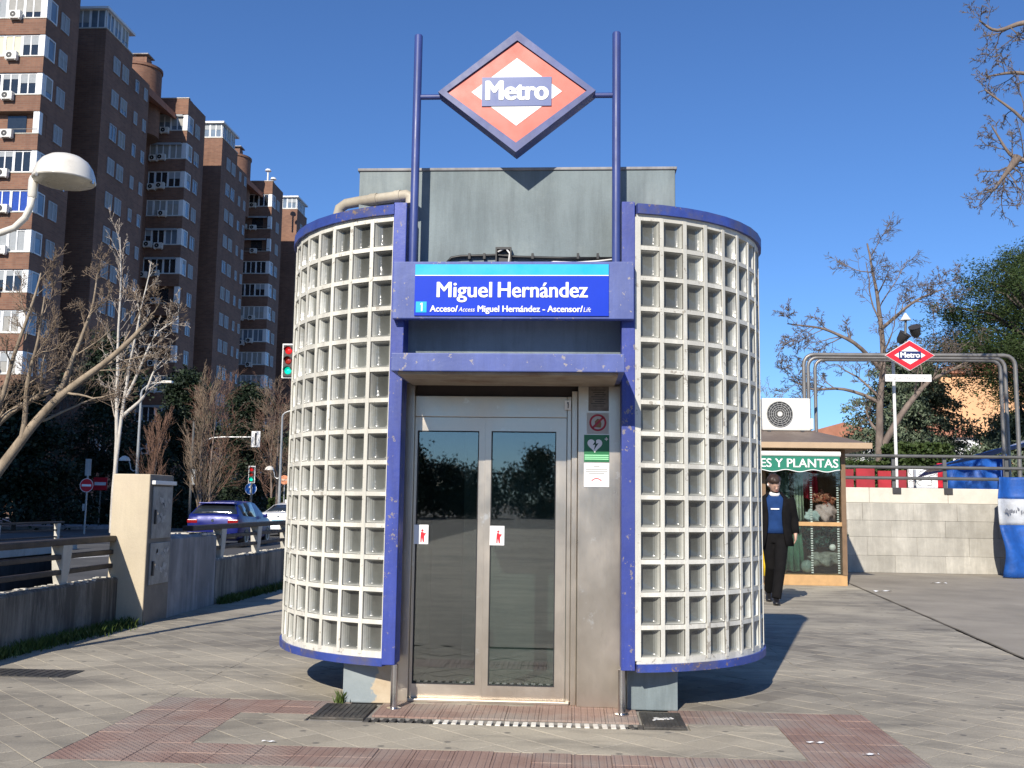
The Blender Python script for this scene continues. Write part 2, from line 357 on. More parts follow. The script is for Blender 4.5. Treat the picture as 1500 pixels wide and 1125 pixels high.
K['curtain'] = mat('white_curtain', (.34, .36, .37), .9, var=.1, vs=8)
K['bluecurt'] = mat('blue_curtain', (.02, .07, .35), .9, var=.2, vs=8)
K['render_or'] = mat('orange_render', (.62, .33, .16), .9, var=.06, vs=.4)
K['roof_tile'] = mat('terracotta_roof', (.36, .16, .10), .9, var=.15, vs=1.5)
K['grass'] = leaf_mat('grass_blades', (.05, .09, .015), (.12, .16, .04))
K['bark'] = bark_mat('grey_brown_bark', (.20, .155, .11), (.40, .32, .23))
K['twig'] = mat('brown_twigs', (.23, .17, .12), .9, var=.3, vs=.8)
K['bark_pale'] = bark_mat('pale_bark', (.42, .38, .33), (.66, .62, .55)); K['twig_pale'] = mat('pale_twigs', (.46, .39, .32), .9, var=.3, vs=.8)
K['twig_red'] = mat('reddish_twigs', (.20, .115, .08), .9, var=.3, vs=.8)
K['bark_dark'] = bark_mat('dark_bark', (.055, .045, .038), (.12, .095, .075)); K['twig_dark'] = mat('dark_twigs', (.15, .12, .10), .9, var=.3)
K['bark_mid'] = bark_mat('warm_grey_bark', (.13, .10, .085), (.27, .21, .17))
K['cedar'] = leaf_mat('cedar_needles', (.10, .14, .085), (.21, .25, .16)); K['pine'] = leaf_mat('pine_needles', (.022, .045, .011), (.068, .10, .024))
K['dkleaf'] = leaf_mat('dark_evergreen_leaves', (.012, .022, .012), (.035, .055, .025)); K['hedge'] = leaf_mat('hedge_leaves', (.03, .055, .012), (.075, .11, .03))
K['ochre_leaf'] = leaf_mat('ochre_catkins', (.16, .11, .03), (.26, .19, .06))

# ================================================================== THE GROUND
def sheet(name, polys, z, m, kind='structure'):
    b = MB()
    for p in polys: b.add([(x, y, z) for x, y in p], [tuple(range(len(p)))])
    o = b.build(name, m); o['kind'] = kind; return o
TR = [(-4.45, -12), (-4.45, 3.0), (-5.6, 5.2), (-14.95, 24.1), (-14.95, -12)]          # sunken ramp beside the plaza
BIG = 2500
sheet('ground', [[(-4.45, -BIG), (BIG, -BIG), (BIG, BIG), (-4.45, BIG)]], -.05, K['asphalt'])
sheet('street', [[(-BIG, -BIG), (-14.95, -BIG), (-14.95, BIG), (-BIG, BIG)], [(-14.95, 24.1), (-5.6, 5.2), (-4.45, 3.0), (-4.45, BIG), (-14.95, BIG)],
                 [(-14.95, -BIG), (-4.45, -BIG), (-4.45, -12), (-14.95, -12)]], -.3, K['asphalt'])
seam = lambda y: 4.3+(y-2.8)*.0931
sheet('plaza_paving', [[(-4.3, 4.9), (seam(4.9), 4.9), (seam(60), 60), (-4.3, 60)], [(-4.3, -45), (seam(-2.2), -45), (seam(-2.2), -2.2), (-4.3, -2.2)]], 0.0, K['paving'])
pave = sheet('pavement', [[(-4.3, -2.2), (seam(-2.2), -2.2), (seam(4.9), 4.9), (-4.3, 4.9)]], -.012, K['mortar'])
sheet('concrete_apron', [[(seam(-45)+.02, -45), (60, -45), (60, 60), (seam(60)+.02, 60)]], -.001, K['plaza_concrete'])
b = MB(); pts = []
for i in range(60):
    y = -6+i*.32; pts.append((seam(y)+.03+.008*math.sin(i*1.7), y))
for (x0, y0), (x1, y1) in zip(pts, pts[1:]): b.quad((x0-.016, y0, .0015), (x0+.016, y0, .0015), (x1+.016, y1, .0015), (x1-.016, y1, .0015))
o = b.build('paving_seam', mat('seam_dirt', (.15, .125, .09), .9, var=.4, vs=3)); o['kind'] = 'structure'

def clip(poly, a, b_, c):                       # keep a*x+b*y<=c
    out = []
    for i, p in enumerate(poly):
        q = poly[(i+1) % len(poly)]; dp = a*p[0]+b_*p[1]-c; dq = a*q[0]+b_*q[1]-c
        if dp <= 0: out.append(p)
        if (dp < 0 < dq) or (dq < 0 < dp):
            t = dp/(dp-dq); out.append((p[0]+(q[0]-p[0])*t, p[1]+(q[1]-p[1])*t))
    return out
def area(p): return abs(sum(p[i][0]*p[(i+1) % len(p)][1]-p[(i+1) % len(p)][0]*p[i][1] for i in range(len(p))))/2
def in_view(x, y, z=0, mx=.06):
    v = Vector((x, y, z))-Vector(CAM_POS); d = v.dot(_F)
    if d < .3: return False
    return abs(v.dot(_r)/d)*1480.3/1500 < .5+mx and abs(v.dot(_u)/d)*1480.3/1125 < .5+mx
REG = [(-4.27, -2.2, -2.2, 4.9), (2.2, 4.6, -2.2, 4.9), (-2.2, 2.2, -2.2, -1.4), (-1.6, 1.6, -1.0, -.385), (-2.2, 2.2, .2, 4.9),
       (-1.6, -1.16, -.385, -.2), (1.08, 1.6, -.385, -.2)]
c45 = math.sqrt(.5); pieces = []
def shrink(p, d):
    cx = sum(q[0] for q in p)/len(p); cy = sum(q[1] for q in p)/len(p); out = []
    for q in p:
        l = math.hypot(q[0]-cx, q[1]-cy); k = max(.2, 1-d/l); out.append((cx+(q[0]-cx)*k, cy+(q[1]-cy)*k))
    return out
for i in range(-45, 45):
    for j in range(-45, 45):
        cor = [(i, j), (i+1, j), (i+1, j+1), (i, j+1)]
        P0 = [((u*c45+w*c45)/5, (-u*c45+w*c45)/5) for u, w in cor]
        mx = sum(p[0] for p in P0)/4; my = sum(p[1] for p in P0)/4
        if not (-2.4 < my < 5.1) or not in_view(mx, my): continue
        for x0, x1, y0, y1 in REG:
            p = P0
            for cl in ((-1, 0, -x0), (1, 0, x1), (0, -1, -y0), (0, 1, y1)):
                p = clip(p, *cl)
                if len(p) < 3: break
            if len(p) >= 3 and x1 == 4.6: p = clip(p, 1, -.0931, 4.3-2.8*.0931-.01)
            if len(p) < 3 or area(p) < .0012: continue
            pieces.append((math.hypot(mx-CAM_POS[0], my-CAM_POS[1])-(3 if area(p) > .03 else 0), p))
pieces.sort(key=lambda t: t[0])
def sett(b, p):
    if sum(p[i][0]*p[(i+1) % len(p)][1]-p[(i+1) % len(p)][0]*p[i][1] for i in range(len(p))) < 0: p = p[::-1]
    lo = shrink(p, .002); hi = shrink(p, .0045); n = len(p); tx, ty, h = rnd.uniform(-.006, .006), rnd.uniform(-.006, .006), rnd.uniform(-.0015, .001)
    cx = sum(q[0] for q in p)/n; cy = sum(q[1] for q in p)/n
    zt = [h+(q[0]-cx)*tx+(q[1]-cy)*ty for q in p]
    vs = [(q[0], q[1], -.012) for q in lo]+[(q[0], q[1], z-.002) for q, z in zip(lo, zt)]+[(q[0], q[1], z) for q, z in zip(hi, zt)]
    fs = [tuple(2*n+k for k in range(n))]
    for k in range(n):
        k2 = (k+1) % n; fs += [(k, k2, n+k2, n+k), (n+k, n+k2, 2*n+k2, 2*n+k)]
    b.add(vs, fs)
for _, p in pieces[:300]:
    b = MB(); sett(b, p); b.build('paving_sett', K['paving'], pave)
b = MB()
for _, p in pieces[300:]: sett(b, p)
o = b.build('paving_setts_beyond', K['paving'], pave); o['kind'] = 'stuff'

# red tactile bands, 0.2 m tiles
bt = MB(); bt.box(-.0993, .0993, -.0993, .0993, -.012, .0); TRIB = bt.mesh('red_ribbed_tile', K['tact_rib'], bevel=.002, bseg=1)
TDOT = TRIB.copy(); TDOT.materials.clear(); TDOT.materials.append(K['tact_dot'])
for i in range(-11, 11):
    for j in range(-7, 2):
        x = i*.2+.1; y = j*.2+.1
        side = abs(x) > 1.6; bot = y < -1.0; top = y > -.2 and abs(x) > 1.06; apron = y > -.28 and abs(x) < .8 and y < .3
        if not (side or bot or top or apron) or (y > .2 and not apron): continue
        if y < -1.4: continue
        if side and y > .2: continue
        o = put('tactile_tile', TDOT if (x < -.9 and not apron) else TRIB, pave, (x, y, rnd.uniform(-.002, .0015)))
        o.rotation_euler = (rnd.uniform(-.006, .006), rnd.uniform(-.006, .006), 0)
for x in [i*.2+.1 for i in range(-4, 4)]:
    o = put('tactile_tile', TRIB, pave, (x, .3, 0)); o.rotation_euler = (rnd.uniform(-.006, .006), 0, 0)

# slotted drain in front of the door
dr = thing('drain_channel', 'slotted drain with pale slats across the foot of the lift doors', 'drain', (0, -.33, 0))
MB().box(-.83, .82, -.055, .055, -.03, -.011).build('channel', K['black'], dr)
b = MB(); b.box(-.015, .015, -.05, .05, -.01, .003); slat = b.mesh('slat', mat('worn_slat_paint', (.74, .70, .62), .6, var=.1, vs=9, dirt=(.35, .3, .25)), bevel=.002, bseg=1)
slat2 = slat.copy(); slat2.materials.clear(); slat2.materials.append(K['iron'])
for i in range(32):
    x = -.80+i*.0515; o = put('slat', slat2 if (i < 8 or i > 29) else slat, dr, (x, 0, 0)); o.rotation_euler = (0, 0, rnd.uniform(-.05, .05))
for x0, x1, y0, y1, lab in ((-1.15, -.83, -.30, .12, 'dark iron cover beside the left foot of the lift kiosk'), (.815, 1.065, -.33, .10, 'dark iron cover with white paint marks right of the drain')):
    t = thing('access_cover', lab, 'cover', ((x0+x1)/2, (y0+y1)/2, 0)); w = (x1-x0)/2; d = (y1-y0)/2
    MB().box(-w, w, -d, d, -.011, .004).build('lid', K['iron'], t, bevel=.003)
    b = MB()
    for k in range(-4, 5): b.box(k*w/5-.008, k*w/5+.008, -d*.9, d*.9, .004, .007)
    b.build('tread_ribs', K['iron'], t)
    if x0 > 0:
        b = MB()
        for k in range(9):
            cx, cy = rnd.uniform(-.055, .055), rnd.uniform(-.045, .03); a = rnd.uniform(-.6, 1.2); l = rnd.uniform(.018, .034)
            b.obox((cx, cy, .009), (l*math.cos(a), l*math.sin(a), 0), (-.007*math.sin(a), .007*math.cos(a), 0), (0, 0, .0012))
        b.build('paint_marks', K['white_paint'], t)
t = thing('manhole_cover', 'dark iron manhole plate set in the paving at the left edge', 'cover', (-3.62, .92, 0))
MB().box(-.42, .42, -.16, .16, -.011, .005).build('lid', K['iron'], t, bevel=.004)
b = MB()
for k in range(-6, 7): b.box(k*.06-.008, k*.06+.008, -.14, .14, .005, .008)
b.build('tread_ribs', K['iron'], t)
# litter
for i, (x, y, w, lab) in enumerate(((5.2, 9.8, .16, 'long white scrap of paper on the paving by the flower stall'), (6.74, 11.8, .13, 'curled white scrap of paper in front of the stone wall'),
                                    (1.72, -.62, .045, 'white scrap on the red tiles right of the drain'), (-1.2, -.95, .04, 'small white scrap on the paving left of the drain'), (1.95, -.86, .05, 'crumpled white scrap at the right corner of the red tiles'))):
    b = MB(); n = 7
    rows = [[(w*(k/(n-1)-.5)*2*(1+.1*math.sin(k*2+i)), w*.35*(r-.5)*(1+.4*math.sin(k*1.3+i)), .004+.02*abs(math.sin(k*.9+i+r))*min(1, w*8)) for k in range(n)] for r in range(2)]
    b.loft(rows, closed=False); o = b.build('paper_scrap', K['letter'], loc=(x, y, .001), rot=(0, 0, rnd.uniform(-.5, .5))); tag(o, lab, 'paper')

# ================================================================== THE LIFT KIOSK
kiosk = thing('lift_kiosk', 'metro lift kiosk with curved glass block walls, blue trim and steel doors', 'kiosk')
COLS = 11; ROWS = 14; RP = .2; SC = .1686
def wall_points(side):
    xe, t0, dt = (.7944, .2616, .1421) if side > 0 else (.774, .3166, .1357)
    x, y, t = xe, 0.0, t0; out = [(side*x, y)]
    for i in range(COLS): x += SC*math.cos(t); y += SC*math.sin(t); t += dt; out.append((side*x, y))
    return out
Z0 = .326                                            # underside of the lowest row
# one glass block: a shallow lens-sided cell with a grey rear pane
hw, hh = (SC-.027)/2, (RP-.028)/2
def ring(w, h, d, r, n=3):
    out = []
    for cx, cz, a0 in ((w-r, h-r, 0), (-(w-r), h-r, 90), (-(w-r), -(h-r), 180), (w-r, -(h-r), 270)):
        for k in range(n): a = math.radians(a0+90*k/(n-1)); out.append((cx+r*math.cos(a), d, cz+r*math.sin(a)))
    return out
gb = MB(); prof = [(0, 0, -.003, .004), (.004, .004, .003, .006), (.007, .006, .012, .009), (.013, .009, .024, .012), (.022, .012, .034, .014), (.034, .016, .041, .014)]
rings = [ring(hw-a, hh-c, d, r) for a, c, d, r in prof]
gb.loft(rings, 0, caps=False); nb = len(rings[0]); base = len(gb.v)-nb
gb.f.append(tuple(base+k for k in range(nb))); gb.m.append(0)
for k in range(len(gb.f)): gb.m[k] = min(k//nb, 5)
def blockglass(name, col, rough):
    m, nt, p = nodes(name); oi = nd(nt, 'ShaderNodeObjectInfo'); P = pos(nt)
    c = mix(nt, 1.0, col, ramp(nt, oi.outputs['Random'], [(0, .6), (.5, .95), (.93, 1.05), (1, 1.5)]), 'MULTIPLY')
    c = mix(nt, ramp(nt, noise(nt, P, 9, 4, .6), [(.4, 0.0), (.75, .35)]), c, tuple(x*.6 for x in col))
    nt.links.new(c, p.inputs['Base Color']); p.inputs['Roughness'].default_value = rough
    p.inputs['Coat Weight'].default_value = .45; p.inputs['Coat Roughness'].default_value = .12; bump(nt, p, noise(nt, P, 26, 3, .5), .3, .01)
    L2 = p.inputs['Normal'].links[0].from_socket; nt.links.new(L2, p.inputs['Coat Normal']); return m
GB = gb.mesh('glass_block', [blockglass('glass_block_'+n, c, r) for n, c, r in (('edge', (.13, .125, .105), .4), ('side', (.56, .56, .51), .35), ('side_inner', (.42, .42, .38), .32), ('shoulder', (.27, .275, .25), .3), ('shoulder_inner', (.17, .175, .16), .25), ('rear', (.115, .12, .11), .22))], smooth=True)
for side in (-1, 1):
    P = wall_points(side); lat = MB(); rim = MB(); top_in = []
    ang = [math.atan2(P[i+1][1]-P[i][1], P[i+1][0]-P[i][0]) for i in range(COLS)]
    def nrm(a): return Vector((math.sin(a), -math.cos(a), 0)) if side > 0 else Vector((-math.sin(a), math.cos(a), 0))
    na = [nrm(a) for a in ang]; zt = Z0+ROWS*RP
    for i in range(COLS+1):
        n = (na[max(0, i-1)]+na[min(COLS-1, i)]).normalized(); t = Vector((-n.y, n.x, 0)); w = .0135 if i else .02
        lat.obox(Vector((P[i][0], P[i][1], (Z0+zt)/2))-n*.035+(t*.006*(1 if side < 0 else 1) if i == 0 else Vector((0, 0, 0))), t*w, n*.045, (0, 0, (zt-Z0)/2))
    for i in range(COLS):
        a = Vector((*P[i], 0)); c = Vector((*P[i+1], 0)); mid = (a+c)/2; t = (c-a)/2; n = na[i]
        for r in range(ROWS+1):
            h = .014 if 0 < r < ROWS else .02
            lat.obox(mid-n*.036+Vector((0, 0, Z0+r*RP)), t, n*.043, (0, 0, h))
        top_in.append((a, c, n))
    wall = lat.build('glass_block_wall', K['cream'], kiosk)
    # blue rims above and below, following the curve
    for z0, z1, out, nm in ((zt+.02, zt+.085, .03, 'top_rim'), (Z0-.068, Z0-.02, .022, 'bottom_rim')):
        b = MB(); ro = []; 
        for i in range(COLS+1):
            n = (na[max(0, i-1)]+na[min(COLS-1, i)]).normalized(); q = Vector((*P[i], 0))
            ro.append([q+n*out+Vector((0, 0, z0)), q+n*out+Vector((0, 0, z1)), q-n*.10+Vector((0, 0, z1)), q-n*.10+Vector((0, 0, z0))])
        b.loft(ro); b.build(nm, K['blue_rim'], wall, smooth=.6)
    # roof and floor plate inside the curve
    for z in (zt+.03, Z0-.05):
        b = MB(); pl = [(p[0]*.985, p[1]+.02) for p in P]+[(side*1.07, P[-1][1]), (side*1.07, .25), (side*.8, .1)]
        b.prism(pl, lambda p: (p[0], p[1], z), lambda p: (p[0], p[1], z+.02)); b.build('closing_plate', K['blue_rim'], wall)
    b = MB(); x0 = P[-1][0]; y0 = P[-1][1]
    b.box(min(x0, side*1.07), max(x0, side*1.07), y0+.02, y0+.08, Z0-.03, zt+.05); b.build('rear_panel', K['shaft'], wall)
    for i in range(COLS):
        a = Vector((*P[i], 0)); c = Vector((*P[i+1], 0)); mid = (a+c)/2; n = na[i]
        rz = math.atan2(-n.x, n.y)+math.pi
        for r in range(ROWS):
            if i > 8 and side < 0: pass
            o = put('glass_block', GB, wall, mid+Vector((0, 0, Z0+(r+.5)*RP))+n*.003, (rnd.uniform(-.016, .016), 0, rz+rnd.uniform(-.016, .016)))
# lift shaft: concrete box with the door opening
ZT = 3.5
b = MB(); b.box(-1.063, 1.063, .17, 2.3, 2.15, ZT); b.box(.745, 1.063, .17, 2.3, 0, 2.15); b.box(-.745, .745, 1.75, 2.3, 0, 2.15)
b.build('shaft', K['shaft'], kiosk, bevel=.008)
MB().box(-1.063, -.745, .17, 2.3, 0, 2.149).build('left_pier', K['peel'], kiosk, bevel=.008)
MB().box(-1.075, 1.075, .16, 2.31, ZT, ZT+.02).build('roof_slab', K['concrete_grey'], kiosk, bevel=.006)
for s in (-1, 1):
    MB().box(min(s*.70, s*.785), max(s*.70, s*.785), -.02, .168, .268, 3.225).build('side_trim', K['blue'], kiosk, bevel=.005)
    b = MB(); b.lathe([(.045, 0), (.045, .006), (.0225, .01), (.0225, .27)], 16); b.build('support_post', K['steel_post'], kiosk, smooth=.6, loc=(s*.705, .015, 0))
# canopy above the doors
b = MB(); b.box(-.698, .698, -.45, .168, 2.055, 2.165); b.build('canopy', K['blue_faded'], kiosk, bevel=.006)
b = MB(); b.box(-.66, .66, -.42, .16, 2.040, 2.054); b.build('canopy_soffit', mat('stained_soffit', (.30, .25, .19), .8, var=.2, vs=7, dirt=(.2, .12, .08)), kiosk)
# steel door surround, y = 0.32
DY = .32
b = MB(); b.box(-.742, -.66, DY-.06, DY+.1, 0, 2.14); b.build('left_jamb', K['steel'], kiosk, bevel=.003)
b = MB(); b.box(-.659, .355, DY-.03, DY+.1, 1.845, 1.985); b.build('door_header', K['steel'], kiosk, bevel=.003)
MB().box(-.659, .43, DY+.02, DY+.12, 1.986, 2.14).build('upper_header', mat('dark_bronze_panel', (.05, .035, .03), .5, .3, var=.2), kiosk)
b = MB(); b.box(.357, .385, DY-.035, DY+.1, 0, 1.985); b.box(.387, .425, DY-.055, DY+.1, 0, 2.02); b.build('right_jamb', K['steel'], kiosk, bevel=.003)
MB().box(.428, .742, DY-.11, DY+.08, 0, 2.05).build('control_panel', K['steel'], kiosk, bevel=.004)
MB().box(.432, .742, DY-.05, DY+.05, 2.051, 2.14).build('panel_head', K['steel'], kiosk)
MB().box(-.66, .38, DY-.07, DY+.10, .0, .018).build('threshold', K['steel'], kiosk, bevel=.003)
for x0, x1, g0, g1, nm, dy in ((-.658, -.185, -.64, -.228, 'left', 0), (-.184, .353, -.145, .285, 'right', -.006)):
    df = MB(); y0, y1 = DY+dy-.02, DY+dy+.02
    df.box(x0, g0, y0, y1, .02, 1.842); df.box(g1, x1, y0, y1, .02, 1.842); df.box(g0, g1, y0, y1, .02, .105); df.box(g0, g1, y0, y1, 1.752, 1.842)
    leaf = df.build('door_leaf', K['steel'], kiosk)
    MB().box(g0, g1, DY+dy-.004, DY+dy+.004, .105, 1.752).build('glass_pane', K['door_glass'], leaf)
    b = MB()
    for a in (g0, g1-.006): b.box(a, a+.006, y0-.002, y0+.012, .105, 1.752)
    for z in (.105, 1.746): b.box(g0+.006, g1-.006, y0-.002, y0+.012, z, z+.006)
    b.build('glazing_bead', K['dark_gap'], leaf)
# lift lobby behind the doors
b = MB(); b.box(-.70, .70, 1.55, 1.6, 0, 2.1); b.box(-.744, -.70, DY+.1, 1.6, 0, 2.1); b.box(.70, .744, DY+.1, 1.6, 0, 2.1); b.box(-.7, .7, DY+.1, 1.55, 2.05, 2.1)
b.build('lobby_wall', mat('lobby_steel', (.17, .19, .19), .5, .2, var=.1), kiosk)
MB().box(-.70, .70, DY+.1, 1.55, 0, .01).build('lobby_floor', mat('lobby_floor', (.30, .30, .28), .6, var=.1), kiosk)
b = MB(); b.box(-.45, .45, 1.52, 1.548, .01, 1.95); b.build('lift_car_door', mat('lift_door_steel', (.34, .35, .34), .4, .4, var=.1), kiosk)
# pipe and cable run on the shaft
b = MB(); b.tube([(-1.22, .24, 3.20), (-1.205, .235, 3.262), (-1.16, .225, 3.290), (-1.05, .19, 3.298), (-.72, .08, 3.305), (-.692, .07, 3.29), (-.69, .07, 3.24)], .036, 14)
b.tube([(-.98, .166, 3.2995), (-.93, .150, 3.3005)], .041, 14); b.tube([(-.80, .107, 3.3032), (-.76, .093, 3.304)], .041, 14)
pp = b.build('waste_pipe', mat('beige_plastic_pipe', (.47, .42, .33), .5, var=.12, dirt=(.3, .26, .2)), smooth=.6)
tag(pp, 'beige plastic pipe lying over the top rim left of the sign posts', 'pipe')
t = thing('cable_run', 'black cable conduit and open junction box on the grey shaft above the name board', 'cable', (0, .16, 2.9))
b = MB(); b.tube([(-.47, -.01, -.06), (-.42, -.012, -.005), (-.36, -.012, .005), (-.12, -.012, .012), (.02, -.012, .0), (.3, -.012, -.008), (.66, -.012, -.01)], .010, 8)
b.build('conduit', K['black'], t, smooth=True)
b = MB(); b.tube([(.16, -.02, -.06), (.26, -.02, -.035), (.40, -.02, -.04), (.55, -.02, -.03), (.68, -.02, -.015)], .006, 6); b.tube([(-.11, -.03, .03), (-.06, -.035, .055), (-.03, -.035, .02), (-.04, -.035, -.07)], .007, 6)
b.build('loose_cable', K['white_paint'], t, smooth=True)
b = MB(); b.box(-.125, -.02, -.045, -.002, .045, .06); b.box(-.125, -.115, -.045, -.002, -.07, .045); b.box(-.03, -.02, -.045, -.002, -.07, .045); b.box(-.115, -.03, -.008, -.002, -.07, .045)
b.build('junction_box', K['black'], t)
b = MB()
for x in (-.3, -.2, .12, .42, .55): b.box(x-.008, x+.008, -.03, 0, -.016, .022)
b.build('clip', K['black'], t)

# ------------------------------------------------------------------ metro diamond on two posts
ms = thing('metro_sign', 'large faded red and white diamond metro sign between two blue posts', 'sign', (0, 0, 2.81))
for x in (-.655, .665): MB().lathe([(.0275, 0), (.0275, 1.565), (.024, 1.572)], 18).build('post', K['blue_post'], ms, smooth=.6, loc=(x, .0, 0))
b = MB(); b.tube([(-.63, 0, 1.14), (-.45, 0, 1.14)], .018, 12); b.tube([(.47, 0, 1.14), (.64, 0, 1.14)], .018, 12); b.build('cross_bar', K['blue_post'], ms, smooth=.6)
def rhomb(w, h): return [(0, -h), (w, 0), (0, h), (-w, 0)]
CZ = 1.137; fx = .012
def rh(name, w, h, y0, y1, m, par, bevel=0):
    b = MB(); b.prism(rhomb(w, h), lambda p: (fx+p[0], y0, CZ+p[1]), lambda p: (fx+p[0], y1, CZ+p[1])); return b.build(name, m, par, bevel=bevel)
cas = rh('casing', .515, .412, -.07, .05, K['blue_post'], ms, .004)
fr = MB()                                              # raised lip round the face
ro, ri = rhomb(.515, .412), rhomb(.458, .348)
for y0, y1 in ((-.092, -.07),):
    vs = [(fx+p[0], y, CZ+p[1]) for y in (y0, y1) for p in ro+ri]; fs = []
    for k in range(4):
        k2 = (k+1) % 4; fs += [(k, k2, 4+k2, 4+k), (8+k, 12+k, 12+k2, 8+k2), (k, 8+k, 8+k2, k2), (4+k, 4+k2, 12+k2, 12+k)]
    fr.add(vs, fs)
fr.build('lip', K['blue_post'], cas)
face = rh('red_face', .452, .343, -.078, -.0705, K['sign_red'], ms)
rh('white_diamond', .296, .23, -.081, -.0785, K['letter'], face)
MB().box(fx-.227, fx+.228, -.086, -.0815, CZ-.098, CZ+.098).build('name_band', K['sign_navy'], face)
text('lettering', 'Metro', .185, K['letter'], face, (fx, -.0885, CZ-.0), bold=.008, width=.415)

ONE = [(-.09, .30), (.02, .36), (.11, .36), (.11, -.36), (-.01, -.36), (-.01, .22), (-.09, .18)]
def digit_one(name, size, m, par, loc):
    b = MB(); b.prism([(x*size, z*size) for x, z in ONE], lambda p: (loc[0]+p[0], loc[1], loc[2]+p[1]), lambda p: (loc[0]+p[0], loc[1]-.001, loc[2]+p[1])); return b.build(name, m, par)
# ------------------------------------------------------------------ station name board
nb_ = thing('name_board', 'blue station name board reading Miguel Hernández above the lift doors', 'sign', (0, -.02, 2.44))
MB().box(-.765, .775, -.07, -.002, 0, .372).build('casing', K['blue_faded'], nb_, bevel=.006)
bd = MB().box(-.622, .615, -.079, -.071, .018, .352).build('panel', K['board_blue'], nb_)
MB().box(-.621, .614, -.081, -.0795, .282, .351).build('cyan_band', K['cyan'], bd); MB().box(-.621, .614, -.0815, -.0795, .276, .281).build('white_line', K['letter'], bd)
text('station_name', 'Miguel', .142, K['letter'], bd, (-.487, -.0825, .180), bold=.0032, width=.355, align='LEFT')
text('station_name', 'Hernández', .142, K['letter'], bd, (-.095, -.0825, .180), bold=.0032, width=.572, align='LEFT')
MB().box(-.612, -.543, -.081, -.0795, .038, .108).build('line_badge', K['cyan'], bd)
digit_one('line_number', .075, K['letter'], bd, (-.577, -.0815, .073))
text('access_text', 'Acceso/', .058, K['letter'], bd, (-.520, -.0825, .060), bold=.0016, width=.18, align='LEFT')
text('access_text', 'Access', .042, K['letter'], bd, (-.338, -.0825, .056), width=.105, align='LEFT', shear=.25)
text('access_text', 'Miguel Hernández - Ascensor/', .058, K['letter'], bd, (-.218, -.0825, .060), bold=.0016, width=.668, align='LEFT')
text('access_text', 'Lift', .042, K['letter'], bd, (.453, -.0825, .056), width=.048, align='LEFT', shear=.25)

# ------------------------------------------------------------------ small plates and stickers by the doors
PY = DY-.1105
def plate(name, label, x0, x1, z0, z1, m, y=PY, cat='sign'):
    t = thing(name, label, cat, ((x0+x1)/2, y, (z0+z1)/2)); w, h = (x1-x0)/2, (z1-z0)/2
    MB().box(-w, w, -.004, -.0003, -h, h).build('plate', m, t, bevel=.001); return t
def disc(n, r, r2=0): return [(r*math.cos(2*math.pi*k/n), r*math.sin(2*math.pi*k/n)) for k in range(n)]
def annulus(b, r0, r1, y0, y1, n=28, c=(0, 0), m=0, a0=0, a1=360):
    for k in range(n):
        a, c2 = math.radians(a0+(a1-a0)*k/n), math.radians(a0+(a1-a0)*(k+1)/n)
        q = [(r*math.cos(w), r*math.sin(w)) for r, w in ((r0, a), (r1, a), (r1, c2), (r0, c2))]
        b.prism(q, lambda p: (c[0]+p[0], y1, c[1]+p[1]), lambda p: (c[0]+p[0], y0, c[1]+p[1]), m)
greyplate = mat('grey_plastic_plate', (.47, .46, .43), .5, var=.05)
t = plate('prohibition_sign', 'square grey plate with a red crossed circle beside the doors', .486, .628, 1.735, 1.872, greyplate)
b = MB(); annulus(b, .043, .056, -.0055, -.0042, c=(0, .004)); b.obox((0, -.0049, .004), (.034, 0, .034), (0, .0006, 0), (-.005, 0, .005)); b.build('red_ring', mat('sign_crimson', (.36, .012, .03), .5), t)
b = MB(); b.prism([(-.018, -.026), (.02, -.028), (.024, .0), (.014, .026), (-.004, .03), (-.02, .012)], lambda p: (p[0], -.0042, p[1]), lambda p: (p[0], -.0048, p[1])); b.build('pictogram', mat('pictogram_brown', (.22, .11, .04), .6), t)
t = plate('defibrillator_sign', 'green plate with a white heart and lightning bolt', .468, .632, 1.552, 1.728, mat('sign_green', (.015, .16, .055), .45, var=.05))
b = MB(); hp = []
for k in range(30):
    a = 2*math.pi*k/30; hp.append((.0033*16*math.sin(a)**3*.92-.012, .0031*(13*math.cos(a)-5*math.cos(2*a)-2*math.cos(3*a)-math.cos(4*a))+.022))
b.prism(hp, lambda p: (p[0], -.0042, p[1]), lambda p: (p[0], -.0052, p[1])); b.box(.052, .074, -.0052, -.0042, .058, .064); b.box(.060, .066, -.0052, -.0042, .050, .072); b.build('white_heart', K['letter'], t)
b = MB(); b.prism([(-.004, .058), (-.026, .02), (-.010, .024), (-.018, -.012), (.012, .034), (-.004, .030)], lambda p: (p[0], -.0053, p[1]), lambda p: (p[0], -.0061, p[1])); b.build('lightning_bolt', mat('sign_dark_green', (.01, .06, .03), .5), t)
b = MB()
for z in (-.045, -.058, -.07): b.box(-.078, .078, -.0052, -.0042, z-.0035, z+.0035)
b.build('text_lines', mat('sign_pale_green', (.30, .72, .40), .5), t)
t = plate('paper_notice', 'torn white paper notice with a red arc below the green heart plate', .468, .632, 1.39, 1.545, K['letter'])
b = MB(); annulus(b, .036, .042, -.0052, -.0042, 10, (0, -.062), 0, 35, 145); b.build('red_arc', K['red'], t)
b = MB()
for z, w in ((.055, .02), (.035, .07), (.022, .072), (.010, .05)): b.box(-w, w, -.0048, -.0042, z-.0022, z+.0022)
b.build('text_lines', mat('print_grey', (.25, .25, .25), .7), t)
t = plate('engraved_plate', 'small dull metal plate with engraved lines above the prohibition sign', .495, .628, 1.885, 2.045, mat('engraved_bronze', (.16, .13, .105), .5, .4, var=.3, vs=20))
b = MB()
for k in range(8): b.box(-.05+.012*(k % 3), .045-.01*(k % 2), -.0052, -.0042, .055-k*.015, .059-k*.015)
b.build('engraving', K['black'], t)
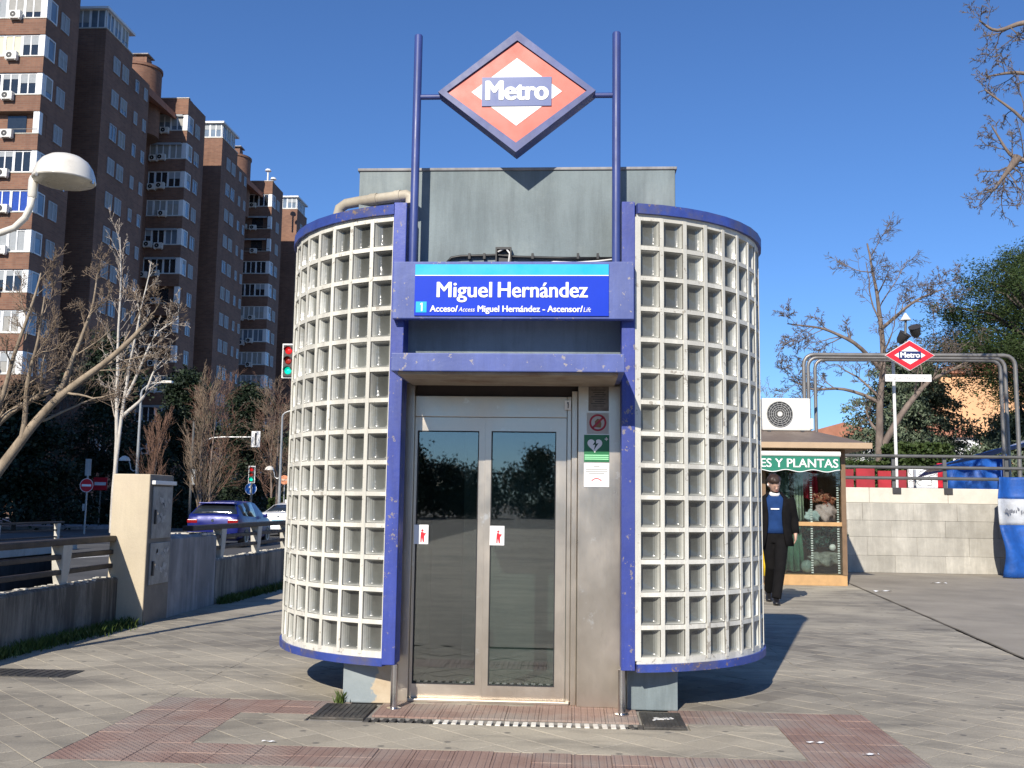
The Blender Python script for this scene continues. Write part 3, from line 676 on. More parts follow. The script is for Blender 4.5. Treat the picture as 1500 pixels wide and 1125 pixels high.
t = plate('number_plate', 'small white plate with the number 1 on the door header', .338, .381, 1.895, 1.958, K['letter'], DY-.056)
digit_one('number', .055, K['black'], t, (0, -.0042, 0))
for x, lab in ((-.60, 'white sticker with a red figure on the left door leaf'), (-.098, 'white sticker with a red figure on the right door leaf')):
    t = plate('door_sticker', lab, x-.048, x+.048, 1.002, 1.128, K['letter'], DY-.0265)
    b = MB(); b.prism([(-.004, -.05), (.004, -.05), (.006, -.02), (.012, -.05), (.02, -.05), (.021, -.01), (.032, .005), (.028, .012), (.018, .008), (.014, .016), (-.002, .016), (-.004, -.02)], lambda p: (p[0], -.0042, p[1]), lambda p: (p[0], -.0048, p[1]))
    b.prism([(p[0]*.2+.008, p[1]*.2+.026) for p in disc(10, .04)], lambda p: (p[0], -.0042, p[1]), lambda p: (p[0], -.0048, p[1])); b.build('red_figure', K['red'], t)
# weeds at the foot of the kiosk
def grass_clump(name, pts, n, h, label=None, cat=None, kind=None, parent=None, m='grass'):
    V = []; Fc = []; r = np.random.RandomState(len(pts)*7+n)
    for i in range(n):
        a = r.randint(len(pts)-1) if len(pts) > 1 else 0; q = r.rand()
        p0 = pts[a]; p1 = pts[min(a+1, len(pts)-1)]
        x = p0[0]+(p1[0]-p0[0])*q+r.normal()*p0[2]; y = p0[1]+(p1[1]-p0[1])*q+r.normal()*p0[2]
        hh = h*(.4+.8*r.rand()); an = r.rand()*6.28; ln = r.rand()*hh*.7; w = .004+.006*r.rand()
        dx, dy = math.cos(an), math.sin(an); b0 = len(V)
        V += [(x-dy*w, y+dx*w, 0), (x+dy*w, y-dx*w, 0), (x+dx*ln*.5, y+dy*ln*.5, hh*.7), (x+dx*ln, y+dy*ln, hh)]
        Fc += [(b0, b0+1, b0+2), (b0, b0+2, b0+3)]
    o = put(name, np_mesh(name, V, Fc, K[m]), parent)
    if kind: o['kind'] = kind
    if label: tag(o, label, cat)
    return o
grass_clump('weed_tuft', [(-1.07, .16, .02)], 60, .07, 'small green weed at the left foot of the lift kiosk', 'weed')

# ================================================================== LEFT SIDE: ramp, walls, rails
RZ = -.3                                               # level of the street beyond the walls
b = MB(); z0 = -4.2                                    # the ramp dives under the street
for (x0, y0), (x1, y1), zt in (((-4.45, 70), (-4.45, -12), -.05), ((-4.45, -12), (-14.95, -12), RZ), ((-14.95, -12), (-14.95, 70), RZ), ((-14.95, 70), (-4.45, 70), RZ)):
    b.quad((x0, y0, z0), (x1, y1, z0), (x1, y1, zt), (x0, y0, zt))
b.quad((-4.45, -12, z0), (-4.45, 70, z0), (-14.95, 70, z0), (-14.95, -12, z0)); o = b.build('sunken_ramp', mat('shade_toned_ramp_concrete', (.06, .06, .058), .9, var=.3, vs=.8, streak=.6)); o['kind'] = 'structure'  # near-black base colour stands in for the deep shade inside the ramp
def rail_post(h, w=.05, d=.07):
    b = MB(); b.loft([[(-w*.75, -d*.7, 0), (w*.75, -d*.7, 0), (w*.75, d*.7, 0), (-w*.75, d*.7, 0)], [(-w, -d, h*.35), (w, -d, h*.35), (w, d, h*.35), (-w, d, h*.35)], [(-w*1.2, -d*1.25, h), (w*1.2, -d*1.25, h), (w*1.2, d*1.25, h), (-w*1.2, d*1.25, h)]])
    return b.mesh('post', K['coping'], bevel=.006)
def railing(label, x, y0, y1, zb, zt, posts, rails):
    t = thing('guard_rail', label, 'railing', (x, y0, zb)); pm = rail_post(zt-zb-.05)
    for y in posts: put('post', pm, t, (0, y-y0, 0))
    MB().box(-.065, .065, 0, y1-y0, zt-zb-.055, zt-zb+.005).build('top_rail', K['rail_brown'], t, bevel=.012)
    for z in rails: MB().box(-.02, .04, 0, y1-y0, z-zb-.023, z-zb+.023).build('lower_rail', K['rail_brown'], t, bevel=.008)
    return t
def lowwall(name, label, x0, x1, y0, y1, h, m, zb=-.4, cope=True):
    t = thing(name, label, 'wall', ((x0+x1)/2, y0, 0)); w = (x1-x0)/2
    b = MB(); n = max(2, int((y1-y0)/.35)); rows = []
    for i in range(n+1):
        y = (y1-y0)*i/n; j = rnd.uniform(-.006, .006); k = rnd.uniform(-.008, .006)
        rows.append([(-w+j, y, zb), (w+j, y, zb), (w+j, y, h-.02+k), (w-.015, y, h+k), (-w+.015, y, h+k), (-w+j, y, h-.02+k)])
    b.loft(rows); b.build('body', m, t, smooth=.5)
    if cope:
        b = MB()
        for i in range(n*7):
            y = rnd.uniform(0, y1-y0); x = rnd.uniform(-w*.9, w*.8); s = rnd.uniform(.008, .03); b.obox((x, y, h), (s, rnd.uniform(-s, s)*.4, 0), (0, s*.8, 0), (0, 0, s*.3))
        b.build('crumbled_edge', K['coping'], t)
    return t
lowwall('parapet_wall', 'low stained concrete parapet with sandy top at the left edge', -4.44, -4.25, -6, 3.86, .47, K['concrete'])
railing('brown guard rail on the stained parapet left of the utility pillar', -4.35, -5, 3.86, .46, .885, (-2.2, .35, 2.87), (.725, .585))
lowwall('parapet_wall', 'low stained concrete parapet receding behind the glass block wall', -4.16, -3.97, 5.94, 24, .54, K['concrete'])
railing('brown guard rail on the parapet in front of the parked cars', -4.06, 5.2, 24, .53, .96, (6.3, 7.78, 9.21, 10.7, 12.2, 13.7), (.81, .675))
ub = thing('concrete_block', 'chest-high grey rendered block with chipped top beside the utility pillar', 'block', (-4.2, 4.48, 0))
b = MB(); rows = []
for i in range(8):
    y = 1.45*i/7; h = .865+rnd.uniform(-.008, .008)-(.03 if i == 7 else 0); rows.append([(-.22, y, -.4), (.23, y, -.4), (.23, y, h-.03), (.2, y, h), (-.2, y, h), (-.22, y, h-.03)])
b.loft(rows); b.build('body', K['concrete_grey'], ub, smooth=.5)
b = MB()
for k in range(40): s = rnd.uniform(.02, .06); b.obox((rnd.uniform(-.15, .2), rnd.uniform(.9, 1.43), .862), (s, 0, 0), (0, s, 0), (0, 0, .012))
b.build('broken_top', K['coping'], ub)
up = thing('utility_pillar', 'tall cream concrete utility pillar with two grey metal doors', 'pillar', (-4.165, 3.86, 0))
MB().box(-.195, .195, 0, .615, -.05, 1.525).build('body', K['concrete_pale'], up, bevel=.012)
dm = mat('scuffed_grey_door', (.30, .30, .29), .5, .1, var=.25, vs=9, dirt=(.14, .14, .14), bmp=.1, grain=.1)
MB().box(.1955, .2, .0, .61, .0, 1.52).build('metal_cladding', mat('brown_grey_cladding', (.17, .15, .13), .6, .1, var=.2, vs=4), up)
for z0, z1, n in ((.86, 1.40, 'upper'), (.385, .815, 'lower')):
    d = MB().box(.2005, .215, .07, .57, z0, z1).build('door', dm, up, bevel=.004)
    MB().box(.2155, .232, .11, .145, (z0+z1)/2-.12, (z0+z1)/2+.03).build('handle', K['black'], d, bevel=.003)
    MB().lathe([(.014, 0), (.014, .01)], 12, (.217, .17, (z0+z1)/2-.01), axis='x').build('lock', K['steel_post'], d)
    b = MB()
    for k in range(9): s = rnd.uniform(.015, .05); b.obox((.2162, rnd.uniform(.2, .52), rnd.uniform(z0+.06, z1-.05)), (.0006, 0, 0), (0, s, rnd.uniform(-.02, .02)), (0, rnd.uniform(-.02, .02), s*.7))
    b.build('sticker_remains', mat('torn_paper_'+n, (.40, .39, .37), .8, var=.4, vs=25), d)
MB().box(.2005, .245, .03, .6, 1.42, 1.46).build('rain_strip', K['white_paint'], up, bevel=.005)
o = grass_clump('wall_grass', [(-4.15, 1.2, .05), (-4.13, 2.2, .06), (-4.1, 3.0, .07), (-4.06, 3.8, .08)], 2600, .085, 'strip of grass along the foot of the left parapet', 'grass', 'stuff')
o = grass_clump('wall_grass', [(-3.92, 6.0, .04), (-3.9, 6.6, .04), (-3.86, 7.6, .05), (-3.86, 9.0, .05)], 2000, .09, 'strip of grass along the foot of the far parapet', 'grass', 'stuff')
# opposite side of the ramp
lowwall('ramp_wall', 'pale kerb wall on the far side of the sunken ramp', -15.2, -14.8, -12, 24.2, -.12, K['coping'], -.36, False)
railing('brown guard rail on the far side of the sunken ramp', -15.0, -12, 23.6, -.13, .55, (13.6, 16.8, 20.1, 23.3), (.30, .1))

# street beyond: far pavement, lane lines
b = MB(); b.prism([(-60, 36), (-27, 40), (-22, 44.8), (-19.5, 60), (-17.5, 160), (-60, 160)], lambda p: (p[0], p[1], RZ-.05), lambda p: (p[0], p[1], RZ+.14)); o = b.build('far_pavement', K['concrete_grey']); o['kind'] = 'structure'
b = MB()
for (x0, y0), (x1, y1) in (((-12.75, 18.8), (-12.0, 21.6)), ((-10.5, 15.2), (-10.15, 17.6)), ((-9.9, 19.6), (-9.6, 22)), ((-11.6, 23), (-11.2, 25))):
    b.quad((x0-.09, y0, RZ+.004), (x0+.09, y0, RZ+.004), (x1+.09, y1, RZ+.004), (x1-.09, y1, RZ+.004))
o = b.build('lane_lines', K['line']); o['kind'] = 'structure'

# ------------------------------------------------------------------ dome lamp at the upper left
t = thing('street_lamp', 'ivory dome street lamp on a curved arm at the upper left', 'lamp', (-4.24, .98, 0))
MB().lathe([(.13, 0), (.13, .05), (.10, .09), (.085, .5), (.06, .56), (.048, .6), (.048, 3.2), (.04, 4.2), (.02, 4.24)], 18).build('pole', K['pole_grey'], t, smooth=.6)
b = MB(); b.tube([(.03, 0, 3.28), (.2, 0, 3.30), (.31, 0, 3.34), (.39, 0, 3.42), (.43, 0, 3.52), (.435, 0, 3.60)], .026, 12); b.build('arm', K['lampwhite'], t, smooth=True)
MB().lathe([(.03, 0), (.036, .02), (.036, .14), (.028, .17)], 14, (.435, 0, 3.58)).build('socket', K['lampwhite'], t, smooth=.7)
prof = [(.0, .20), (.06, .195), (.12, .175), (.17, .14), (.205, .09), (.225, .03), (.232, -.012), (.226, -.02)]
MB().lathe(prof[::-1], 32, (.68, 0, 3.725)).build('dome', K['lampwhite'], t, smooth=.8)
MB().lathe([(.02, -.055), (.12, -.05), (.19, -.035), (.224, -.021)], 32, (.68, 0, 3.725)).build('diffuser', mat('milky_diffuser', (.62, .58, .48), .3, var=.06), t, smooth=.8)
b = MB()
for a in (0, 2.1, 4.2): b.box(.68+.222*math.cos(a)-.01, .68+.222*math.cos(a)+.01, .222*math.sin(a)-.01, .222*math.sin(a)+.01, 3.69, 3.72)
b.build('clip', K['steel_post'], t)

# ------------------------------------------------------------------ signs and signals in the street
def round_sign(label, loc, zc, r, face, ring=None, bar=None, arrow=None, pole=K['pole_grey'], extra=None):
    t = thing('road_sign', label, 'sign', loc); h = zc-loc[2]
    MB().lathe([(.035, 0), (.035, h-.02 if extra is None else extra)], 10).build('pole', pole, t, smooth=.6)
    b = MB(); b.prism(disc(32, r), lambda p: (p[0], -.045, h+p[1]), lambda p: (p[0], -.065, h+p[1])); d = b.build('disc', face, t)
    if ring: b = MB(); annulus(b, r*.93, r*.995, -.067, -.0655, 32, (0, h)); b.build('rim', ring, d)
    if bar: MB().box(-r*.7, r*.7, -.068, -.0655, h-r*.16, h+r*.16).build('white_bar', bar, d)
    if arrow: b = MB(); b.prism([(-r*.12, -r*.65), (r*.12, -r*.65), (r*.12, r*.1), (r*.42, r*.1), (0, r*.68), (-r*.42, r*.1), (-r*.12, r*.1)], lambda p: (p[0], -.0655, h+p[1]), lambda p: (p[0], -.068, h+p[1])); b.build('white_arrow', arrow, d)
    return t
t = round_sign('red no-entry sign on a white pole beyond the guard rail', (-20.68, 36.6, RZ), 1.80, .30, K['red'], K['letter'], K['letter'], extra=3.2)
MB().box(-.13, .13, -.02, .0, 2.52, 3.25).build('back_plate', K['pole_grey'], t); MB().box(-.13, -.03, -.06, .0, 1.0, 1.3).build('tag_plate', K['pole_grey'], t)
round_sign('blue round sign with a white up arrow left of the taxi', (-15.25, 42.3, RZ), 1.81, .295, mat('sign_blue', (.01, .13, .48), .4), K['letter'], None, K['letter'])
round_sign('faded orange no-entry sign beside the glass block wall', (-16.4, 52, RZ), 2.46, .27, mat('faded_orange', (.66, .26, .13), .5), None, mat('faded_bar', (.68, .45, .33), .5))
t = thing('street_sign', 'dark red rectangular street sign on a grey post in the shade', 'sign', (-23.6, 44, RZ))
MB().lathe([(.035, 0), (.035, 2.6)], 10).build('post', K['pole_dark'], t); MB().box(-.36, .36, -.06, -.036, 1.95, 2.6).build('panel', K['red'], t); MB().box(-.3, .3, -.066, -.061, 2.2, 2.36).build('text_bar', K['letter'], t)
def signal(label, loc, lit, h=.9, w=.36, back=False, pole=None, border=True, face=1):
    t = thing('traffic_light', label, 'traffic light', loc)
    hd = MB().box(-w/2, w/2, -.02, .0, -h/2, h/2).build('back_board', K['white_paint'], t, bevel=.05 if border else 0)
    b = MB().box(-w/2+.035, w/2-.035, -.06, -.021, -h/2+.035, h/2-.035) if not back else MB().box(-.07, .07, .001, .12, -h/2+.06, h/2-.06)
    if not back:
        b.build('housing', K['dark_metal'], t, bevel=.02)
        for k, (nm, c) in enumerate((('red', (.55, .01, .01)), ('amber', (.30, .02, .01)), ('green', (.0, .5, .32)))):
            z = h*(.29-.29*k); m = emit_mat('lamp_'+nm, c, lit[k])
            l = MB().lathe([(.095, 0), (.08, .025), (.0, .035)], 18, (0, -.061, z), axis='y').build('lens', m, t, smooth=.7)
            v = MB(); annulus(v, .10, .112, -.19, -.061, 12, (0, z), 0, 10, 170); v.build('visor', K['black'], l)
    else: b.build('housing', K['dark_metal'], t, bevel=.01)
    return t
t = signal('traffic light with red and green lamps peeping out left of the glass blocks', (-6.92, 19, 4.84), (.9, .15, 1.2))
b = MB(); b.tube([(.35, .1, -5.1), (.35, .1, .5)], .06, 12); b.tube([(.0, .03, .3), (.35, .1, .3)], .03, 8); b.build('pole', K['pole_dark'], t, smooth=.6)
t = signal('small traffic light above the blue arrow sign', (-15.15, 42.0, 2.50), (.5, .1, .9), .82, .33, border=False)
b = MB(); b.tube([(.0, .06, -2.8), (.0, .06, .4)], .045, 10); b.build('pole', K['pole_dark'], t, smooth=.6)
t = signal('white back of an overhead traffic light on a long arm', (-17.9, 51, 4.76), (0, 0, 0), .92, .52)
for c in list(t.children):
    if c.name.startswith(('lens', 'housing')):
        for g in c.children: bpy.data.objects.remove(g)
        bpy.data.objects.remove(c)
MB().box(-.05, .05, -.05, -.021, -.36, .36).build('bracket', K['dark_metal'], t)
b = MB(); b.tube([(-3.2, .05, -5.05), (-3.2, .05, -.35), (-3.1, .05, -.18), (-2.6, .05, .05), (-2.0, .05, .1), (-.0, .05, .12)], [.09, .07, .055, .05, .045, .035], 10); b.build('mast', K['pole_grey'], t, smooth=.6)
def tall_lamp(label, x, y, h, dx, zl, side):
    t = thing('street_lamp', label, 'lamp', (x, y, RZ))
    pts = [(0, 0, 0), (0, 0, h*.5), (0, 0, h)]+[(dx*(1-math.cos(a)), 0, h+abs(dx)*.5*math.sin(a)) for a in (.3, .7, 1.1, 1.57)]
    b = MB(); b.tube(pts, [.09, .07, .05, .045, .04, .035, .03], 10); b.build('pole', K['pole_grey'], t, smooth=.6)
    MB().box(dx-.12, dx+.38*(1 if dx > 0 else -1), -.12, .12, h+abs(dx)*.5-.06, h+abs(dx)*.5+.06).build('lantern', K['lampwhite'], t, bevel=.03) if dx > 0 else None
    b = MB(); s = side; b.tube([(0, 0, zl-.45), (s*.16, 0, zl-.52), (s*.30, 0, zl-.42), (s*.34, 0, zl-.2), (s*.42, 0, zl-.02)], .03, 8); b.build('side_arm', K['pole_grey'], t, smooth=.6)
    MB().lathe([(.26, -.04), (.25, .02), (.19, .12), (.09, .18), (.0, .2)], 20, (s*.62, 0, zl)).build('side_dome', K['lampwhite'], t, smooth=.8)
tall_lamp('tall thin street lamp with a small dome on its left before the dark trees', -20.0, 40, 6.5, 1.1, 3.35, -1)
tall_lamp('tall thin street lamp with curved top next to the glass blocks', -16.1, 50, 6.3, .7, 3.3, -1)
t = thing('lamp_post', 'slim dark post with a small box beside the blue car', 'post', (-19.3, 45, RZ))
MB().lathe([(.07, 0), (.06, 5.6)], 10).build('pole', K['pole_dark'], t); MB().box(.05, .22, -.1, .1, 2.3, 3.1).build('box', K['pole_grey'], t)

# ------------------------------------------------------------------ cars
def car(label, loc, paint, sedan, taxi=False, rot=0):
    t = thing('parked_car' if not taxi else 'taxi', label, 'car', loc, rot)
    # stations from rear (y=0) to front: y, belt z, half width, roof z (None = no cabin), half roof width, bottom z
    if sedan: ST = [(0, .88, .70, None, 0, .42), (.06, .98, .80, None, 0, .30), (.35, 1.03, .87, None, 0, .24), (.75, 1.03, .89, 1.06, .80, .22), (1.35, 1.0, .90, 1.38, .60, .20), (2.2, .97, .91, 1.46, .62, .2), (2.9, .95, .91, 1.40, .60, .2), (3.55, .93, .90, .97, .78, .2), (4.2, .84, .87, None, 0, .22), (4.6, .70, .78, None, 0, .28), (4.7, .58, .62, None, 0, .36)]
    else: ST = [(0, .90, .74, None, 0, .42), (.05, 1.0, .83, None, 0, .30), (.16, 1.05, .88, 1.09, .80, .24), (.55, 1.03, .90, 1.42, .63, .22), (1.1, 1.0, .91, 1.50, .64, .20), (2.0, .97, .92, 1.53, .65, .2), (2.6, .95, .92, 1.48, .62, .2), (3.4, .95, .90, 1.0, .78, .2), (3.9, .86, .87, None, 0, .22), (4.25, .72, .78, None, 0, .28), (4.35, .6, .62, None, 0, .36)]
    def ring_(s):
        y, zb, w, zr, wr, z0 = s
        if zr is None: zr, wr = zb+.035, w*.82
        pr = [(0, z0), (w*.8, z0), (w*.97, z0+.10), (w*1.0, z0+(zb-z0)*.45), (w*1.0, z0+(zb-z0)*.7), (w*.95, zb), (wr+(w*.95-wr)*.5, zb+(zr-zb)*.52), (wr, zr-.035*(zr-zb > .1)), (wr*.72, zr), (0, zr+.012)]
        return [(x, y, z) for x, z in pr]+[(-x, y, z) for x, z in pr[-2:0:-1]]
    R = [ring_(s) for s in ST]; b = MB(); b.loft(R); body = b.build('body', paint, t, smooth=.55)
    n = len(R[0])
    def patch(name, i0, i1, j0, j1, m, off=.006, sh=.0, par=t):
        """panel lying on the body between stations and ring points"""
        b = MB(); rows = []
        for i in range(i0, i1+1):
            row = []
            for j in range(j0, j1+1):
                p = Vector(R[i][j % n]); a = Vector(R[max(i-1, 0)][j % n]); c = Vector(R[min(i+1, len(R)-1)][j % n]); e = Vector(R[i][(j+1) % n]); g = Vector(R[i][(j-1) % n])
                nn = (c-a).cross(e-g)
                if nn.length > 1e-6: nn.normalize()
                if nn.dot(p-Vector((0, 2.1, .8))) < 0: nn = -nn
                row.append(p+nn*off)
            rows.append(row)
        cen = sum((v for r in rows for v in r), Vector())/(len(rows)*len(rows[0]))
        rows = [[v+(cen-v)*sh for v in r] for r in rows]
        b.loft(rows, closed=False); o = b.build(name, m, par, smooth=True); md = o.modifiers.new('thick', 'SOLIDIFY'); md.thickness = .006; md.offset = 0; return o
    cab = [i for i, s in enumerate(ST) if s[3] is not None]; i0, i1 = cab[0], cab[-1]
    patch('rear_window', i0, i0+1, 6, 12, K['win_dark'], .006, .06)
    patch('windscreen', i1-1, i1, 6, 12, K['win_dark'], .006, .06)
    for j in (5, 11):
        patch('side_window', i0+1, i0+2, j, j+2, K['win_dark'], .006, .07); patch('side_window', i0+2, i0+3, j, j+2, K['win_dark'], .006, .06)
    tl = emit_mat('tail_lamp', (.25, .004, .006), .03)
    for s in (-1, 1):
        MB().box(min(s*.5, s*.84), max(s*.5, s*.84), -.012, .2, .80, .92).build('tail_light', tl, t, bevel=.02)
        for yw in (.82, 3.42):
            wh = MB().lathe([(.20, -.11), (.29, -.11), (.325, -.08), (.325, .08), (.29, .11), (.20, .11)], 24, (s*.80, yw, .325), axis='x').build('wheel', K['black'], t, smooth=.6)
            MB().lathe([(.20, .0), (.19, .118), (.06, .10)] if s > 0 else [(.06, -.10), (.19, -.118), (.20, .0)], 18, (s*.80, yw, .325), axis='x').build('rim', K['pole_grey'], wh, smooth=.5)
        MB().box(min(s*.93, s*1.06), max(s*.93, s*1.06), i1*.0+ST[i1-1][0]+.05, ST[i1-1][0]+.2, .97, 1.1).build('mirror', paint, t, bevel=.03)
    MB().box(-.26, .26, -.03, -.004, .60, .72).build('number_plate', K['letter'] if not taxi else mat('plate_blue', (.25, .5, .62), .5), t)
    MB().lathe([(.05, 0), (.045, .012)], 16, (0, -.004, .89), axis='y').build('badge', K['steel_post'], t)
    MB().box(-.8, .8, -.03, .12, .30, .46).build('bumper', K['black'] if not taxi else paint, t, bevel=.03)
    if not sedan:
        MB().box(-.6, .6, .36, .60, 1.43, 1.475).build('spoiler', paint, t, bevel=.015)
    if taxi: MB().box(-.2, .2, 1.75, 1.92, 1.465, 1.60).build('roof_sign', K['letter'], t, bevel=.02)
    return t
K['carblue'] = mat('metallic_blue_paint', (.006, .013, .15), .4, .2, var=.05, coat=.25)
K['carwhite'] = mat('white_car_paint', (.70, .71, .72), .3, var=.03, coat=.6)
car('bright blue hatchback seen from behind beyond the guard rail', (-11.35, 26.3, RZ), K['carblue'], False, rot=.03)
car('white taxi with a roof sign waiting ahead of the blue hatchback', (-12.45, 37.5, RZ), K['carwhite'], True, True, rot=.02)

# ================================================================== BRICK APARTMENT BUILDING
bl = thing('apartment_building', 'tall brown brick apartment building with stepped balcony towers on the left', 'building', (-38, 61, 0))
O = Vector((-38, 61, 0))
def bpart(name, mb, m, par=None, **k):
    me = mb.mesh(name, m, **k); me.transform(Matrix.Translation(-O)); return put(name, me, par or bl)
MODS = [(61.2, 70.3, 0.0), (88.0, 97.9, .75), (116.3, 128.0, 1.5)]
SP = 2.9
bpart('core_wall', MB().box(-56, -41.8, 63, 133.5, 0, 38.6), K['brick'])
shade_block = thing('apartment_building', 'unseen brown brick block added to shade the trees', 'building', (-47, -40, 0))  # unseen block, added out of frame to cast shade over the trees
MB().box(-13, 10, -45, 35, 0, 43).build('wall', K['brick'], shade_block)
for k in range(15): MB().box(10.001, 10.05, -44, 34, 1+2.8*k, 2.3+2.8*k).build('window_band', K['win_glass'], shade_block)
def winmesh(w, h, nx, fw=.07, d=.08, m='win_white'):
    b = MB()
    b.box(-w/2, w/2, -d, 0, -h/2, -h/2+fw); b.box(-w/2, w/2, -d, 0, h/2-fw, h/2)
    for k in range(nx+1):
        x = -w/2+fw/2+(w-fw)*k/nx; b.box(x-fw/2, x+fw/2, -d, 0, -h/2+fw, h/2-fw)
    return b.mesh('window', K[m])
def panemesh(w, h, m, y=-.03):
    return MB().box(-w/2+.03, w/2-.03, y, y+.02, -h/2+.03, h/2-.03).mesh('pane', m)
W2 = winmesh(1.15, 1.35, 2, m='win_dull'); W1 = winmesh(.62, 1.1, 1, m='win_dull'); WG = winmesh(1.3, 1.62, 2, .09); WR = winmesh(1.0, 1.62, 1, .09)
PN = {}; rb = random.Random(11)
def halfpane(w, h, k, f):
    b = MB(); b.box(-w/2+.03, w/2-.03, -.03, -.01, -h/2+.03, h/2-.03); b.box(-w/2+.05, w/2-.05, -.055, -.031, h/2-.05-(h-.1)*f, h/2-.05, 1); return b.mesh('pane', [K[k], K['blindg' if f > .5 else 'curtain']])
def pane(w, h, k):
    f = rb.choice([0, 0, 0, .25, .45, .7]); kk = (w, h, k, f)
    if f and k not in ('blind', 'bluecurt'):
        if kk not in PN: PN[kk] = halfpane(w, h, k, f)
        return PN[kk]
    if (w, h, k) not in PN: PN[(w, h, k)] = panemesh(w, h, K[k])
    return PN[(w, h, k)]
def window(name, me, w, h, k, p, rz):
    o = put(name, me, bl, Vector(p)-O, (0, 0, rz)); put('pane', pane(w, h, k), o); return o
b = MB(); b.box(-.42, .42, -.17, .17, -.29, .29); b.box(-.36, -.3, -.14, .14, -.36, -.29); b.box(.3, .36, -.14, .14, -.36, -.29); annulus(b, .05, .22, -.176, -.171, 16, (-.12, 0), 1)
ACM = b.mesh('air_conditioner', [K['ac'], K['black']])
SX = math.pi/2                                     # rotation for windows on faces looking towards +x
for mi, (yb, yp, dz) in enumerate(MODS):
    B_top = 40.1+dz if mi else 44.4
    zk0 = (36.76+dz) if mi else 38.7                                       # top of the first brick band under the roof parapet
    bpart('wall', MB().box(-46, -38.02, yb+.55, yb+4.7, 0, B_top-.3), K['brick'])
    bpart('wall', MB().box(-46, -38, yb+1.05, yb+4.7, 0, B_top-.02), K['brick'])
    bpart('roof_parapet', MB().box(-46, -37.98, yb, yb+.5, B_top-1.65, B_top), K['brick']); bpart('roof_parapet', MB().box(-38.25, -37.98, yb+.5, yb+1.05, B_top-1.65, B_top), K['brick'])
    bpart('parapet_coping', MB().box(-46, -37.93, yb-.05, yb+.35, B_top, B_top+.08), K['coping'])
    z = zk0; s = 0
    while z > 3:
        bpart('brick_band', MB().box(-46, -37.98, yb, yb+.5, z-1.2, z), K['brick']); bpart('brick_band', MB().box(-38.3, -37.98, yb+.5, yb+1.05, z-1.2, z), K['brick'])
        bpart('band_coping', MB().box(-46, -37.94, yb-.04, yb+.3, z, z+.06), K['coping'])
        wz = z+.06+.81; kind = rb.choice(['curtain', 'win_glass', 'win_dark', 'curtain', 'blindg', 'open', 'win_glass'] if mi == 0 else ['win_dark', 'win_dark', 'open', 'blindg', 'open', 'win_glass', 'win_dark'])
        if mi == 0 and s in (2,): kind = 'blind'
        if mi == 0 and s == 6: kind = 'bluecurt'
        if kind == 'open':
            bpart('balcony_door', MB().box(-40.6, -39.2, yb+.50, yb+.545, z-.2, z+1.55), K['win_dark']); bpart('balcony_pillar', MB().box(-38.45, -38.0, yb+.05, yb+.5, z+.06, z+1.69), K['win_white'])
            bpart('balcony_rail', MB().box(-46, -38.1, yb+.02, yb+.06, z+.35, z+.39), K['pole_dark'])
        else:
            for k in range(4): window('gallery_panel', WG, 1.3, 1.62, kind if rb.random() < .8 else 'win_dark', (-39.05-1.31*k, yb+.18, wz), 0)
            bpart('corner_pillar', MB().box(-38.39, -38.0, yb+.06, yb+.46, z+.06, z+1.69), K['win_white'])
            window('gallery_panel', WR, 1.0, 1.62, 'win_glass', (-38.02, yb+.95, wz), SX)
        window('window', W2, 1.15, 1.35, rb.choice(['curtain', 'curtain', 'win_glass']), (-37.995, yb+2.6, wz-.05), SX)
        n_ac = rb.choice([0, 1, 2, 2]) if mi else rb.choice([1, 2, 1])
        for q in range(n_ac): put('air_conditioner', ACM, bl, Vector((-39.9-1.15*q-rb.random()*.5, yb-.2, z-.02+rb.uniform(-.12, .3)))-O)
        if rb.random() < .3 and mi: bpart('awning_fringe', MB().box(-41.6, -38.5, yb-.12, yb-.08, z+1.45, z+1.66), K['curtain'])
        z -= SP; s += 1
    # penthouse tower
    P_par = 39.5+dz*1.3
    bpart('wall', MB().box(-46, -38, yp, yp+5.0, 0, P_par-.02), K['brick']); bpart('wall', MB().box(-46, -38.05, yp+5, yp+(8.8 if mi < 2 else 5.6), 0, 38.4+dz), K['brick']); bpart('parapet_coping', MB().box(-46, -37.95, yp-.05, yp+5.03, P_par-.02, P_par+.08), K['coping'])
    bpart('penthouse_room', MB().box(-45, -38.35, yp+.35, yp+4.8, P_par+.08, P_par+1.3), K['win_dark'])
    z = P_par+.1+.65
    for k in range(4): window('penthouse_window', WG, 1.3, 1.62, 'win_glass', (-38.85-1.31*k, yp+.25, z+.17), 0)
    for k in range(3): window('penthouse_window', WG, 1.3, 1.62, 'win_glass', (-38.2, yp+.95+1.36*k, z+.17), SX)
    b = MB(); b.prism([(yp-.1, P_par+1.68), (yp+5.1, P_par+1.75), (yp+5.1, P_par+1.95), (yp-.1, P_par+1.88)], lambda p: (-46, p[0], p[1]), lambda p: (-37.9, p[0], p[1])); bpart('penthouse_roof', b, K['win_white'])
    if mi < 2:
        nxt = MODS[mi+1][0]
        bpart('wall', MB().box(-46, -41.7, yp+8.8, nxt+.5, 0, 38.4+dz), K['brick'])
        b = MB(); b.prism([(yp+5, 39.3+dz), (nxt+2, 39.3+dz), (nxt+2, 38.8+dz), (yp+5, 38.4+dz)], lambda p: (-43.5, p[0], p[1]+1.6), lambda p: (-39.2, p[0], p[1])); bpart('sloping_roof', b, K['roof_tile'])
        cy = yp+15.4; bpart('stair_drum', MB().lathe([(2.0, 36), (2.0, 42.6+dz), (2.1, 42.6+dz), (2.1, 42.85+dz)], 28, (-42.0, cy, 0)), K['brick'], smooth=.5)
